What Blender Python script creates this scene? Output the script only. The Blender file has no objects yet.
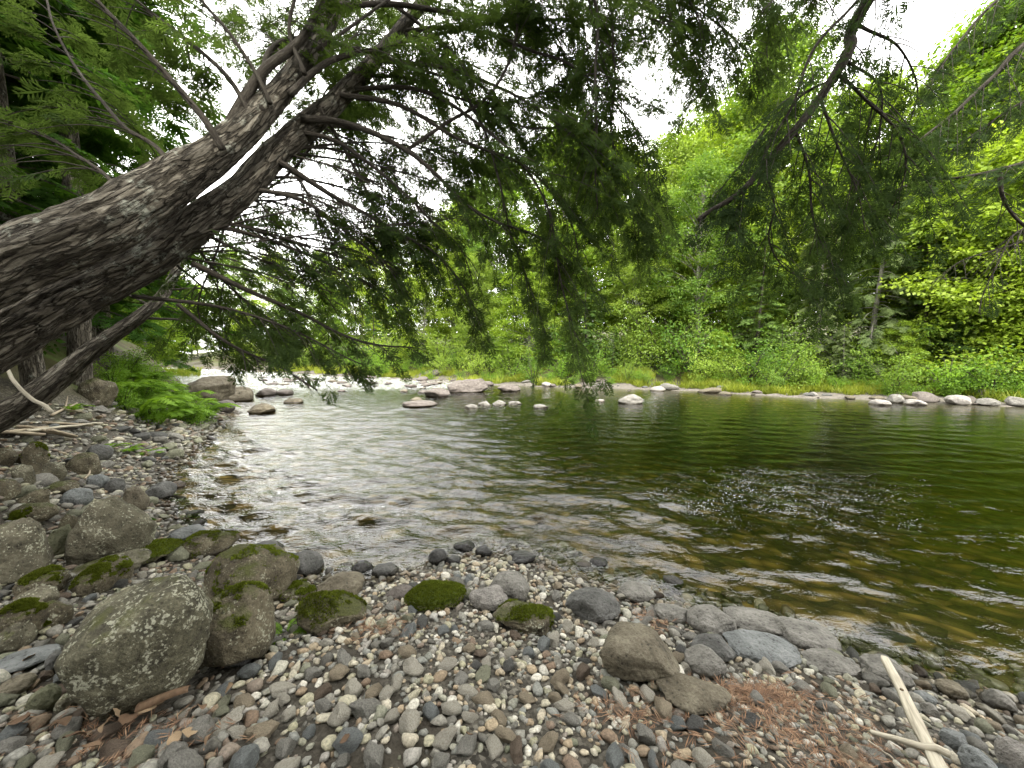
import bpy, math, random
import numpy as np
from mathutils import Vector

rng = np.random.default_rng(11)
random.seed(11)
scene = bpy.context.scene
COL = scene.collection

# ------------------------------------------------------------------ camera
F, CX, CY, CAMH = 385.0, 512.0, 384.0, 1.75
PITCH = math.radians(4.3)
FWD = np.array([0, math.cos(PITCH), -math.sin(PITCH)])
UP = np.array([0, math.sin(PITCH), math.cos(PITCH)])
RIGHT = np.array([1.0, 0, 0])
CAM = np.array([0, 0, CAMH])

cam_data = bpy.data.cameras.new('camera')
cam = bpy.data.objects.new('camera', cam_data)
COL.objects.link(cam)
cam.location = CAM
cam.rotation_euler = (math.radians(90) - PITCH, 0, 0)
cam_data.sensor_width = 36
cam_data.lens = 36 * F / 1024
cam_data.clip_start = 0.05
cam_data.clip_end = 1000
scene.camera = cam


def ray(px, py):
    return (px - CX) / F * RIGHT - (py - CY) / F * UP + FWD


def at(px, py, depth):
    """point seen at a photo position, at a distance along the view axis"""
    return CAM + ray(px, py) * depth


def on_plane(px, py, z=0.0):
    d = ray(px, py)
    return CAM + d * ((z - CAMH) / d[2])


# ------------------------------------------------------------------ noise
def _hash(i, j, k, seed):
    h = (i * 374761393 + j * 668265263 + k * 2147483647 + seed * 974634777) & 0xFFFFFFFF
    h = ((h ^ (h >> 13)) * 1274126177) & 0xFFFFFFFF
    h = ((h ^ (h >> 16)) * 2246822519) & 0xFFFFFFFF
    return ((h ^ (h >> 15)) & 0xFFFFFF) / float(0xFFFFFF)


def noise3(p, seed=0):
    p = np.asarray(p, float)
    f = np.floor(p)
    t = p - f
    t = t * t * (3 - 2 * t)
    i, j, k = (f[..., n].astype(np.int64) for n in range(3))
    r = 0
    for a in (0, 1):
        for b in (0, 1):
            for c in (0, 1):
                w = (t[..., 0] if a else 1 - t[..., 0]) * (t[..., 1] if b else 1 - t[..., 1]) * (t[..., 2] if c else 1 - t[..., 2])
                r = r + w * _hash(i + a, j + b, k + c, seed)
    return r * 2 - 1


def fbm(p, oct=4, seed=0):
    p = np.asarray(p, float)
    r, a = 0, 1.0
    for o in range(oct):
        r = r + a * noise3(p * (2 ** o), seed + o * 17)
        a *= 0.5
    return r


# ------------------------------------------------------------------ terrain
NEAR_PX = [(92, 369), (112, 374), (150, 384), (196, 397), (232, 405), (222, 428), (206, 440), (190, 455), (176, 470), (168, 486), (170, 505), (178, 528),
           (215, 546), (262, 560), (300, 574), (345, 580), (395, 574), (430, 562), (480, 551), (530, 558), (575, 580),
           (625, 590), (680, 606), (730, 612), (800, 636), (850, 652), (900, 664), (950, 676), (1010, 690), (1100, 712)]
FAR_PX = [(1250, 418), (1100, 411), (1024, 407), (940, 404), (860, 400), (790, 397), (700, 392), (640, 389.5), (580, 388), (520, 386), (470, 384.5),
          (420, 381), (370, 378), (310, 374.5), (260, 371.5), (215, 369.3), (160, 367.5)]
near_w = [tuple(on_plane(x, y)[:2]) for x, y in NEAR_PX]
far_w = [tuple(on_plane(x, y)[:2]) for x, y in FAR_PX]
near_w = [(-78, 55), (-52, 48)] + near_w + [(5.5, 0.9), (10, -1.5), (30, -9), (120, -40)]
far_w = [(120, 2), (40, 7)] + far_w + [(-75, 72)]


def densify(pl, step, amp, seed):
    out = []
    for (a, b) in zip(pl[:-1], pl[1:]):
        a, b = np.array(a), np.array(b)
        L = np.linalg.norm(b - a)
        n = max(1, int(L / step))
        for i in range(n):
            out.append(a + (b - a) * i / n)
    out.append(np.array(pl[-1]))
    out = np.array(out)
    q = np.c_[out * 1.3, np.zeros(len(out))]
    d = np.linalg.norm(out, axis=1)
    am = amp * np.clip(d / 4, 0.4, 3)
    out[:, 0] += noise3(q, seed) * am
    out[:, 1] += noise3(q, seed + 5) * am
    return out


NEAR = densify(near_w, 0.5, 0.10, 3)
FAR = densify(far_w, 1.0, 0.12, 9)
NEAR_POLY = np.vstack([NEAR, [(120, -200), (-200, -200), (-200, 55)]])
FAR_POLY = np.vstack([FAR, [(-75, 300), (300, 300), (300, 2)]])


def dist_poly(P, L):
    P = np.asarray(P, float)
    best = np.full(len(P), 1e9)
    for a, b in zip(L[:-1], L[1:]):
        ab = b - a
        t = np.clip(((P - a) @ ab) / max(ab @ ab, 1e-9), 0, 1)
        d = P - (a + t[:, None] * ab)
        best = np.minimum(best, (d * d).sum(1))
    return np.sqrt(best)


def inside(P, poly):
    P = np.asarray(P, float)
    c = np.zeros(len(P), bool)
    x, y = P[:, 0], P[:, 1]
    n = len(poly)
    for i in range(n):
        x1, y1 = poly[i]
        x2, y2 = poly[(i + 1) % n]
        if y1 == y2:
            continue
        cond = ((y1 > y) != (y2 > y)) & (x < (x2 - x1) * (y - y1) / (y2 - y1) + x1)
        c ^= cond
    return c


def smax(a, b, k):
    return 0.5 * (a + b + np.sqrt((a - b) ** 2 + k * k))


def zones(P):
    P = np.atleast_2d(np.asarray(P, float))
    dn, df = dist_poly(P, NEAR), dist_poly(P, FAR)
    inn, inf = inside(P, NEAR_POLY), inside(P, FAR_POLY)
    return np.where(inn, dn, -dn), np.where(inf, df, -df)


def height(P, fine=True):
    P = np.atleast_2d(np.asarray(P, float))
    x, y = P[:, 0], P[:, 1]
    sn, sf = zones(P)
    q = np.c_[P, np.zeros(len(P))]
    # near bank
    left = np.clip((-x - 1.5) / 3.0, 0, 1)
    slope = 0.15 + 0.16 * left
    u = -x - 0.55 * y - 2.3
    s = np.clip(sn, 0, None)
    hn = slope * np.minimum(s, 3.0) + 0.10 * np.clip(s - 3.0, 0, 12) + 0.42 * np.clip(u, 0, 4) * np.clip(s / 1.5, 0, 1) + 0.07 * np.clip(s - 6, 0, 30) * left
    hn = np.minimum(hn, 5.0)
    # far bank
    s2 = np.clip(sf, 0, None)
    hf = 0.11 * np.minimum(s2, 2.2) + 0.22 * np.clip(s2 - 2.2, 0, 6) + 0.10 * np.clip(s2 - 8.2, 0, 90)
    # river bed
    dm = np.minimum(np.clip(-sn, 0, None), np.clip(-sf, 0, None))
    pool = 1 / (1 + np.exp(-(x + 0.35 * y - 0.5) / 2.5))
    bed = -(0.22 + 0.75 * pool) * (1 - np.exp(-dm * 0.33)) - 0.02
    h = np.where(sn > 0, hn, np.where(sf > 0, hf, bed))
    if fine:
        h = h + 0.035 * noise3(q * 1.7, 31) * np.clip(np.abs(sn) / 0.6, 0.3, 1) + 0.012 * noise3(q * 6, 32)
        h = h + np.where(sf > 1, 0.25 * noise3(q * 0.35, 33), 0)
    return h


def g1(x, y):
    return float(height(np.array([[x, y]]))[0])


def on_ground(px, py, dz=0.0, far=80.0):
    d = ray(px, py)
    ts = np.concatenate([np.arange(0.8, 12, 0.03), np.arange(12, far, 0.15)])
    P = CAM + ts[:, None] * d
    h = bil(GZ, P[:, 0], P[:, 1]) + dz
    below = np.where(P[:, 2] <= h)[0]
    i = below[0] if len(below) else len(ts) - 1
    return P[i]


# ------------------------------------------------------------------ mesh helpers
def new_mesh(name, V, faces, smooth=True, attrs=None, mat_index=None):
    """faces: list of int arrays, each (n, k)"""
    me = bpy.data.meshes.new(name)
    V = np.ascontiguousarray(V, np.float32)
    me.vertices.add(len(V))
    me.vertices.foreach_set('co', V.ravel())
    faces = [np.asarray(f, np.int32) for f in faces if len(f)]
    loops = np.concatenate([f.ravel() for f in faces])
    tot = np.concatenate([np.full(len(f), f.shape[1], np.int32) for f in faces])
    start = np.concatenate([[0], np.cumsum(tot)[:-1]]).astype(np.int32)
    me.loops.add(len(loops))
    me.loops.foreach_set('vertex_index', loops)
    me.polygons.add(len(tot))
    me.polygons.foreach_set('loop_start', start)
    me.polygons.foreach_set('loop_total', tot)
    if smooth:
        me.polygons.foreach_set('use_smooth', np.ones(len(tot), bool))
    for k, a in (attrs or {}).items():
        a = np.ascontiguousarray(a, np.float32)
        if a.ndim == 1:
            me.attributes.new(k, 'FLOAT', 'POINT').data.foreach_set('value', a)
        else:
            me.attributes.new(k, 'FLOAT_VECTOR', 'POINT').data.foreach_set('vector', a.ravel())
    me.update(calc_edges=True)
    return me


def link(name, me, mat=None, parent=None, loc=None):
    o = bpy.data.objects.new(name, me)
    COL.objects.link(o)
    if mat is not None and me is not None and not me.materials:
        me.materials.append(mat)
    if parent is not None:
        o.parent = parent
    if loc is not None:
        o.location = loc
    return o


def tag(o, label=None, cat=None, group=None, kind=None):
    if label:
        o['label'] = label
    if cat:
        o['category'] = cat
    if group:
        o['group'] = group
    if kind:
        o['kind'] = kind
    return o


def thing(name, label, cat, loc=(0, 0, 0), group=None, rz=0):
    o = bpy.data.objects.new(name, None)
    COL.objects.link(o)
    o.location = loc
    o.rotation_euler = (0, 0, rz)
    o.empty_display_size = 0.2
    return tag(o, label, cat, group)


class Buf:
    def __init__(self):
        self.V, self.Q, self.T, self.A, self.n = [], [], [], [], 0

    def add(self, V, quads=None, tris=None, attr=None):
        if quads is not None and len(quads):
            self.Q.append(np.asarray(quads) + self.n)
        if tris is not None and len(tris):
            self.T.append(np.asarray(tris) + self.n)
        self.V.append(V)
        self.A.append(attr if attr is not None else np.zeros((len(V), 3)))
        self.n += len(V)

    def mesh(self, name, smooth=True, attr_name='bark', offset=None):
        V = np.vstack(self.V)
        if offset is not None:
            V = V - np.asarray(offset)
        f = []
        if self.Q:
            f.append(np.vstack(self.Q))
        if self.T:
            f.append(np.vstack(self.T))
        return new_mesh(name, V, f, smooth, {attr_name: np.vstack(self.A)} if attr_name else None)


def norm(v):
    v = np.asarray(v, float)
    return v / np.maximum(np.linalg.norm(v, axis=-1, keepdims=True), 1e-9)


def spline(pts, n):
    """Catmull-Rom through rows of pts, n samples, roughly even in arc length"""
    P = np.asarray(pts, float)
    P = np.vstack([2 * P[0] - P[1], P, 2 * P[-1] - P[-2]])
    seg = np.linalg.norm(np.diff(P[1:-1, :3], axis=0), axis=1)
    cum = np.concatenate([[0], np.cumsum(seg)])
    s = np.linspace(0, cum[-1], n)
    k = np.clip(np.searchsorted(cum, s, side='right') - 1, 0, len(seg) - 1)
    t = ((s - cum[k]) / np.maximum(seg[k], 1e-9))[:, None]
    p0, p1, p2, p3 = P[k], P[k + 1], P[k + 2], P[k + 3]
    return 0.5 * ((2 * p1) + (p2 - p0) * t + (2 * p0 - 5 * p1 + 4 * p2 - p3) * t ** 2 + (3 * p1 - p0 - 3 * p2 + p3) * t ** 3)


def tube(buf, P, R, seg=8, disp=None, cap=True, v0=0.0):
    P = np.asarray(P, float)
    R = np.asarray(R, float)
    n = len(P)
    T = norm(np.gradient(P, axis=0))
    ref = np.array([0, 0, 1.0]) if abs(T[0][2]) < 0.9 else np.array([1.0, 0, 0])
    N = np.empty_like(P)
    N[0] = norm(np.cross(T[0], ref))
    for i in range(1, n):
        v = N[i - 1] - T[i] * (N[i - 1] @ T[i])
        N[i] = norm(v)
    B = np.cross(T, N)
    a = np.linspace(0, 2 * math.pi, seg, endpoint=False)
    ca, sa = np.cos(a), np.sin(a)
    D = N[:, None] * ca[None, :, None] + B[:, None] * sa[None, :, None]
    L = np.concatenate([[0], np.cumsum(np.linalg.norm(np.diff(P, axis=0), axis=1))]) + v0
    rr = R[:, None] * np.ones(seg)
    bark = np.stack([rr * ca, rr * sa, np.repeat(L[:, None], seg, 1)], -1)
    if disp is not None:
        rr = rr + disp(bark, R[:, None])
    V = (P[:, None] + D * rr[..., None]).reshape(-1, 3)
    i = np.arange(n - 1)[:, None]
    j = np.arange(seg)[None]
    q = np.stack([i * seg + j, i * seg + (j + 1) % seg, (i + 1) * seg + (j + 1) % seg, (i + 1) * seg + j], -1).reshape(-1, 4)
    A = bark.reshape(-1, 3)
    if cap:
        V = np.vstack([V, P[0] - T[0] * R[0] * 0.2, P[-1] + T[-1] * R[-1] * 0.4])
        A = np.vstack([A, A[0], A[-1]])
        m = n * seg
        jj = np.arange(seg)
        t0 = np.c_[np.full(seg, m), (jj + 1) % seg, jj]
        t1 = np.c_[np.full(seg, m + 1), (n - 1) * seg + jj, (n - 1) * seg + (jj + 1) % seg]
        buf.add(V, q, np.vstack([t0, t1]), A)
    else:
        buf.add(V, q, None, A)


# ---- leaf templates: (verts, quads); +Y along the shoot, Z the face normal
def diamond(p, d, L, w, lift=0.0):
    p, d = np.array(p, float), np.array(d, float)
    s = np.array([d[1], -d[0], 0.0])
    return np.array([p, p + d * L * 0.45 + s * w / 2 + [0, 0, lift], p + d * L, p + d * L * 0.45 - s * w / 2 + [0, 0, lift]])


def tmpl(diams):
    V = np.vstack(diams)
    Q = np.arange(len(V)).reshape(-1, 4)
    return V, Q


def hemlock_spray(L=0.24, w=0.015, n=7, seed=0, sub=True):
    r = np.random.default_rng(seed)
    d = [diamond((0, 0.12 * L, 0), (0, 1, 0), L * 0.9, w * 1.1)]
    for i in range(n):
        for s in (-1, 1):
            y = L * (0.08 + 0.85 * i / n) + r.uniform(-.01, .01) * L
            l = L * (0.46 * (1 - i / (n + 1.0)) + 0.10) * r.uniform(0.75, 1.15)
            a = math.radians(r.uniform(38, 58))
            dr = np.array([s * math.sin(a), math.cos(a), r.uniform(-.25, .1)])
            d.append(diamond((0, y, 0), dr, l, w * r.uniform(.8, 1.2), -0.004))
            if sub and l > 0.3 * L:
                for k in (0.4, 0.62):
                    a2 = a - s * 0 + math.radians(r.choice([-45, 42]))
                    d2 = np.array([s * math.sin(a2), math.cos(a2), r.uniform(-.25, .05)])
                    d.append(diamond(np.array([0, y, 0]) + dr * l * k, d2, l * 0.45, w * 0.9))
    return tmpl(d)


def leaf_spray(R=0.48, leaf=0.15, n=15, seed=0, flat=0.35):
    r = np.random.default_rng(seed)
    d = []
    for i in range(n):
        a = r.uniform(0, 2 * math.pi)
        q = R * math.sqrt(r.uniform(0, 1))
        p = np.array([math.cos(a) * q, math.sin(a) * q, r.normal(0, .10) * R - 0.12 * q])
        b = a + r.normal(0, .6)
        dr = np.array([math.cos(b), math.sin(b), r.uniform(-.75, .1)])
        v = diamond((0, 0, 0), dr / np.linalg.norm(dr), leaf * r.uniform(.7, 1.25), leaf * r.uniform(.55, .9))
        ax = r.normal(0, flat)
        c, s = math.cos(ax), math.sin(ax)
        v = v @ np.array([[1, 0, 0], [0, c, -s], [0, s, c]]).T
        ax = r.normal(0, flat)
        c, s = math.cos(ax), math.sin(ax)
        v = v @ np.array([[c, 0, s], [0, 1, 0], [-s, 0, c]]).T
        d.append(v + p)
    return tmpl(d)


HEM = [hemlock_spray(seed=i) for i in range(4)]
HEMFAR = [hemlock_spray(L=0.55, w=0.05, n=6, seed=20 + i, sub=False) for i in range(3)]
LEAF = [leaf_spray(seed=40 + i) for i in range(4)]
LEAFS = [leaf_spray(R=0.32, leaf=0.09, n=16, seed=50 + i, flat=.5) for i in range(4)]
BIGLEAF = [leaf_spray(R=0.5, leaf=0.15, n=17, seed=60 + i, flat=.4) for i in range(3)]


def frames(t, up, roll=None):
    t = norm(t)
    x = norm(np.cross(t, up))
    z = np.cross(x, t)
    if roll is not None:
        c, s = np.cos(roll)[:, None], np.sin(roll)[:, None]
        x, z = x * c + z * s, z * c - x * s
    return np.stack([x, t, z], -1)  # columns


def scatter(buf, templates, pos, M, sc):
    pos = np.asarray(pos, float)
    if len(pos) == 0:
        return
    k = rng.integers(0, len(templates), len(pos))
    for i, (tv, tq) in enumerate(templates):
        m = k == i
        if not m.any():
            continue
        W = np.einsum('kij,vj->kvi', M[m] * sc[m][:, None, None], tv) + pos[m][:, None]
        n = len(tv)
        Q = (tq[None] + (np.arange(m.sum()) * n)[:, None, None]).reshape(-1, 4)
        buf.add(W.reshape(-1, 3), Q)


# ------------------------------------------------------------------ materials
def mat(name):
    m = bpy.data.materials.new(name)
    m.use_nodes = True
    nt = m.node_tree
    nt.nodes.clear()
    out = nt.nodes.new('ShaderNodeOutputMaterial')
    return m, nt, out


def N(nt, t, **kw):
    n = nt.nodes.new(t)
    for k, v in kw.items():
        if k.startswith('i_'):
            n.inputs[k[2:].replace('_', ' ')].default_value = v
        else:
            setattr(n, k, v)
    return n


def noise_node(nt, vec, scale, detail=4, rough=0.55, dist=0.0):
    n = N(nt, 'ShaderNodeTexNoise')
    n.inputs['Scale'].default_value = scale
    n.inputs['Detail'].default_value = detail
    n.inputs['Roughness'].default_value = rough
    n.inputs['Distortion'].default_value = dist
    if vec is not None:
        nt.links.new(vec, n.inputs['Vector'])
    return n.outputs['Fac']


def ramp(nt, fac, stops, interp='LINEAR'):
    r = N(nt, 'ShaderNodeValToRGB')
    r.color_ramp.interpolation = interp
    els = r.color_ramp.elements
    while len(els) < len(stops):
        els.new(0.5)
    for e, (p, c) in zip(els, stops):
        e.position = p
        e.color = (*c, 1) if len(c) == 3 else c
    nt.links.new(fac, r.inputs['Fac'])
    return r.outputs['Color']


def mixc(nt, fac, a, b, mode='MIX'):
    m = N(nt, 'ShaderNodeMix', data_type='RGBA', blend_type=mode)
    for v, s in ((fac, m.inputs[0]), (a, m.inputs[6]), (b, m.inputs[7])):
        if isinstance(v, (int, float)):
            s.default_value = v
        elif isinstance(v, tuple):
            s.default_value = (*v, 1)
        else:
            nt.links.new(v, s)
    return m.outputs[2]


def math_node(nt, op, a, b=None, clamp=False):
    m = N(nt, 'ShaderNodeMath', operation=op, use_clamp=clamp)
    for v, s in ((a, m.inputs[0]), (b, m.inputs[1])):
        if v is None:
            continue
        if isinstance(v, (int, float)):
            s.default_value = v
        else:
            nt.links.new(v, s)
    return m.outputs[0]


def bump(nt, h, strength, dist):
    b = N(nt, 'ShaderNodeBump')
    b.inputs['Strength'].default_value = strength
    b.inputs['Distance'].default_value = dist
    nt.links.new(h, b.inputs['Height'])
    return b.outputs['Normal']


def principled(nt, out, col, rough=0.85, nrm=None, spec=0.3):
    p = N(nt, 'ShaderNodeBsdfPrincipled')
    if isinstance(col, tuple):
        p.inputs['Base Color'].default_value = (*col, 1)
    else:
        nt.links.new(col, p.inputs['Base Color'])
    if isinstance(rough, (int, float)):
        p.inputs['Roughness'].default_value = rough
    else:
        nt.links.new(rough, p.inputs['Roughness'])
    p.inputs['Specular IOR Level'].default_value = spec
    if nrm is not None:
        nt.links.new(nrm, p.inputs['Normal'])
    nt.links.new(p.outputs[0], out.inputs['Surface'])
    return p


def foliage_mat(name, dark, light, trans=0.45, trans_tint=(1.25, 1.3, 0.55), nscale=1.3, obj_var=0.35, gloss=.008):
    m, nt, out = mat(name)
    geo = N(nt, 'ShaderNodeNewGeometry')
    tc = N(nt, 'ShaderNodeTexCoord')
    oi = N(nt, 'ShaderNodeObjectInfo')
    rpi = geo.outputs['Random Per Island']
    cl = noise_node(nt, tc.outputs['Object'], nscale, 2)
    f = math_node(nt, 'ADD', math_node(nt, 'MULTIPLY', rpi, 0.45), math_node(nt, 'MULTIPLY', cl, 0.9))
    f = math_node(nt, 'ADD', f, math_node(nt, 'MULTIPLY', math_node(nt, 'SUBTRACT', oi.outputs['Random'], 0.5), obj_var))
    f = math_node(nt, 'SUBTRACT', f, 0.2, clamp=True)
    col = ramp(nt, f, [(0.0, dark), (1.0, light)])
    tcol = mixc(nt, 1.0, col, trans_tint, 'MULTIPLY')
    d = N(nt, 'ShaderNodeBsdfDiffuse')
    nt.links.new(col, d.inputs['Color'])
    t = N(nt, 'ShaderNodeBsdfTranslucent')
    nt.links.new(tcol, t.inputs['Color'])
    gl = N(nt, 'ShaderNodeBsdfGlossy')
    gl.inputs['Roughness'].default_value = 0.45
    gl.inputs['Color'].default_value = (1, 1, 1, 1)
    mx = N(nt, 'ShaderNodeMixShader')
    mx.inputs[0].default_value = trans
    nt.links.new(d.outputs[0], mx.inputs[1])
    nt.links.new(t.outputs[0], mx.inputs[2])
    mx2 = N(nt, 'ShaderNodeMixShader')
    mx2.inputs[0].default_value = gloss
    nt.links.new(mx.outputs[0], mx2.inputs[1])
    nt.links.new(gl.outputs[0], mx2.inputs[2])
    nt.links.new(mx2.outputs[0], out.inputs['Surface'])
    return m


def bark_mat(name, dark, mid, light, lichen=None, lich_amt=0.62, scale=1.0, bstr=0.9, plates=False):
    m, nt, out = mat(name)
    at_ = N(nt, 'ShaderNodeAttribute', attribute_name='bark')
    mp = N(nt, 'ShaderNodeMapping')
    mp.inputs['Scale'].default_value = (24 * scale, 24 * scale, 4.2 * scale)
    nt.links.new(at_.outputs['Vector'], mp.inputs['Vector'])
    n1 = noise_node(nt, mp.outputs[0], 1.0, 6, 0.65, 0.6)
    mp2 = N(nt, 'ShaderNodeMapping')
    mp2.inputs['Scale'].default_value = (30 * scale, 30 * scale, 14 * scale)
    nt.links.new(at_.outputs['Vector'], mp2.inputs['Vector'])
    n2 = noise_node(nt, mp2.outputs[0], 1.5, 5, 0.7)
    h = math_node(nt, 'ADD', n1, math_node(nt, 'MULTIPLY', n2, 0.45))
    col = ramp(nt, math_node(nt, 'MULTIPLY', h, 0.69), [(0.32, dark), (0.5, mid), (0.68, light)])
    if plates:
        mp3 = N(nt, 'ShaderNodeMapping')
        mp3.inputs['Scale'].default_value = (27, 27, 4.6)
        nt.links.new(at_.outputs['Vector'], mp3.inputs['Vector'])
        nw = N(nt, 'ShaderNodeTexNoise')
        nw.inputs['Scale'].default_value = .8
        nw.inputs['Detail'].default_value = 5
        nt.links.new(mp3.outputs[0], nw.inputs['Vector'])
        wv = N(nt, 'ShaderNodeVectorMath', operation='MULTIPLY_ADD')
        nt.links.new(nw.outputs['Color'], wv.inputs[0])
        wv.inputs[1].default_value = (2.6, 2.6, 2.6)
        nt.links.new(mp3.outputs[0], wv.inputs[2])
        ve = N(nt, 'ShaderNodeTexVoronoi', feature='DISTANCE_TO_EDGE')
        ve.inputs['Scale'].default_value = 1.0
        nt.links.new(wv.outputs[0], ve.inputs['Vector'])
        vc = N(nt, 'ShaderNodeTexVoronoi')
        vc.inputs['Scale'].default_value = 1.0
        nt.links.new(wv.outputs[0], vc.inputs['Vector'])
        sc_ = N(nt, 'ShaderNodeSeparateColor')
        nt.links.new(vc.outputs['Color'], sc_.inputs[0])
        crack = ramp(nt, ve.outputs['Distance'], [(.0, (0, 0, 0)), (.14, (1, 1, 1))])
        bwc = N(nt, 'ShaderNodeRGBToBW')
        nt.links.new(crack, bwc.inputs[0])
        pt = ramp(nt, sc_.outputs[0], [(0, (.72, .71, .69)), (1, (1.4, 1.38, 1.33))])
        col = mixc(nt, 1.0, col, pt, 'MULTIPLY')
        col = mixc(nt, bwc.outputs[0], mixc(nt, 1.0, col, (.42, .4, .37), 'MULTIPLY'), col)
        h = math_node(nt, 'ADD', math_node(nt, 'MULTIPLY', h, .5), math_node(nt, 'MULTIPLY', bwc.outputs[0], .8))
        h = math_node(nt, 'ADD', h, math_node(nt, 'MULTIPLY', sc_.outputs[0], .35))
    if lichen:
        n3 = noise_node(nt, at_.outputs['Vector'], 7, 6, 0.75)
        n4 = noise_node(nt, at_.outputs['Vector'], 1.1, 2)
        k = math_node(nt, 'MULTIPLY', math_node(nt, 'ADD', n3, math_node(nt, 'MULTIPLY', n4, 0.5)), 0.67)
        k = ramp(nt, k, [(lich_amt - .06, (0, 0, 0)), (lich_amt, (1, 1, 1))])
        col = mixc(nt, k, col, lichen)
    principled(nt, out, col, 0.92, bump(nt, h, bstr, 0.03), 0.15)
    return m


def rock_mat(name, dark, mid, light, moss=None, moss_amt=0.0, lichen=None, lich=0.6, rough=0.85, scale=9, mlow=-0.1, mtop=0.5):
    m, nt, out = mat(name)
    tc = N(nt, 'ShaderNodeTexCoord')
    oi = N(nt, 'ShaderNodeObjectInfo')
    add = N(nt, 'ShaderNodeVectorMath', operation='ADD')
    nt.links.new(tc.outputs['Object'], add.inputs[0])
    cmb = N(nt, 'ShaderNodeCombineXYZ')
    for i in range(3):
        nt.links.new(math_node(nt, 'MULTIPLY', oi.outputs['Random'], 37.0 + 11 * i), cmb.inputs[i])
    nt.links.new(cmb.outputs[0], add.inputs[1])
    v = add.outputs[0]
    n1 = noise_node(nt, v, scale, 6, 0.65)
    n2 = noise_node(nt, v, scale * 9, 4, 0.7)
    h = math_node(nt, 'ADD', math_node(nt, 'MULTIPLY', n1, 0.65), math_node(nt, 'MULTIPLY', n2, 0.35))
    col = ramp(nt, h, [(0.33, dark), (0.5, mid), (0.66, light)])
    hb = h
    if lichen:
        vo = N(nt, 'ShaderNodeTexVoronoi')
        vo.inputs['Scale'].default_value = 55
        nd = N(nt, 'ShaderNodeTexNoise')
        nd.inputs['Scale'].default_value = 30
        nt.links.new(v, nd.inputs['Vector'])
        vm = N(nt, 'ShaderNodeVectorMath', operation='MULTIPLY_ADD')
        nt.links.new(nd.outputs['Color'], vm.inputs[0])
        vm.inputs[1].default_value = (0.05, 0.05, 0.05)
        nt.links.new(v, vm.inputs[2])
        nt.links.new(vm.outputs[0], vo.inputs['Vector'])
        n3 = noise_node(nt, v, 8, 6, 0.75)
        k = math_node(nt, 'SUBTRACT', math_node(nt, 'ADD', n3, math_node(nt, 'MULTIPLY', n2, 0.5)), math_node(nt, 'MULTIPLY', vo.outputs['Distance'], 0.4))
        k = ramp(nt, k, [(lich - .05, (0, 0, 0)), (lich + .03, (1, 1, 1))])
        col = mixc(nt, math_node(nt, 'MULTIPLY', k, 0.8), col, lichen)
    if moss:
        geo = N(nt, 'ShaderNodeNewGeometry')
        sx = N(nt, 'ShaderNodeSeparateXYZ')
        nt.links.new(geo.outputs['Normal'], sx.inputs[0])
        n4 = noise_node(nt, v, 6, 5, 0.65)
        k = math_node(nt, 'ADD', math_node(nt, 'MULTIPLY', sx.outputs['Z'], mtop), math_node(nt, 'SUBTRACT', n4, 0.5 - moss_amt))
        k = ramp(nt, k, [(0.36, (0, 0, 0)), (0.52, (1, 1, 1))])
        n5 = noise_node(nt, v, 45, 3, 0.7)
        mc = ramp(nt, math_node(nt, 'ADD', math_node(nt, 'MULTIPLY', n5, .5), math_node(nt, 'MULTIPLY', n4, .5)),
                  [(0.35, tuple(c * 0.45 for c in moss)), (0.65, moss)])
        col = mixc(nt, k, col, mc)
        hb = math_node(nt, 'ADD', h, math_node(nt, 'MULTIPLY', math_node(nt, 'MULTIPLY', k, n5), 0.8))
    pits = N(nt, 'ShaderNodeTexVoronoi')
    pits.inputs['Scale'].default_value = scale * 4.5
    nt.links.new(v, pits.inputs['Vector'])
    pk = ramp(nt, math_node(nt, 'ADD', pits.outputs['Distance'], math_node(nt, 'MULTIPLY', n1, .5)), [(.30, (.35, .34, .32)), (.52, (1, 1, 1))])
    col = mixc(nt, 1.0, col, pk, 'MULTIPLY')  # pits darkened in colour, shade painted into the recesses
    hb = math_node(nt, 'ADD', hb, math_node(nt, 'MULTIPLY', pits.outputs['Distance'], .25))
    gp = N(nt, 'ShaderNodeNewGeometry')
    sz = N(nt, 'ShaderNodeSeparateXYZ')
    nt.links.new(gp.outputs['Position'], sz.inputs[0])
    wl = math_node(nt, 'ADD', sz.outputs['Z'], math_node(nt, 'MULTIPLY', n1, -.06))
    wet = N(nt, 'ShaderNodeMapRange')
    nt.links.new(wl, wet.inputs['Value'])
    wet.inputs['From Min'].default_value = .012
    wet.inputs['From Max'].default_value = .035
    wet.inputs['To Min'].default_value = 1
    wet.inputs['To Max'].default_value = 0
    col = mixc(nt, wet.outputs[0], col, mixc(nt, 1.0, col, (.34, .32, .27), 'MULTIPLY'))
    rg = math_node(nt, 'SUBTRACT', rough, math_node(nt, 'MULTIPLY', wet.outputs[0], rough - .25))
    principled(nt, out, col, rg, bump(nt, hb, 1.0, 0.028), 0.3)
    return m


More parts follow.
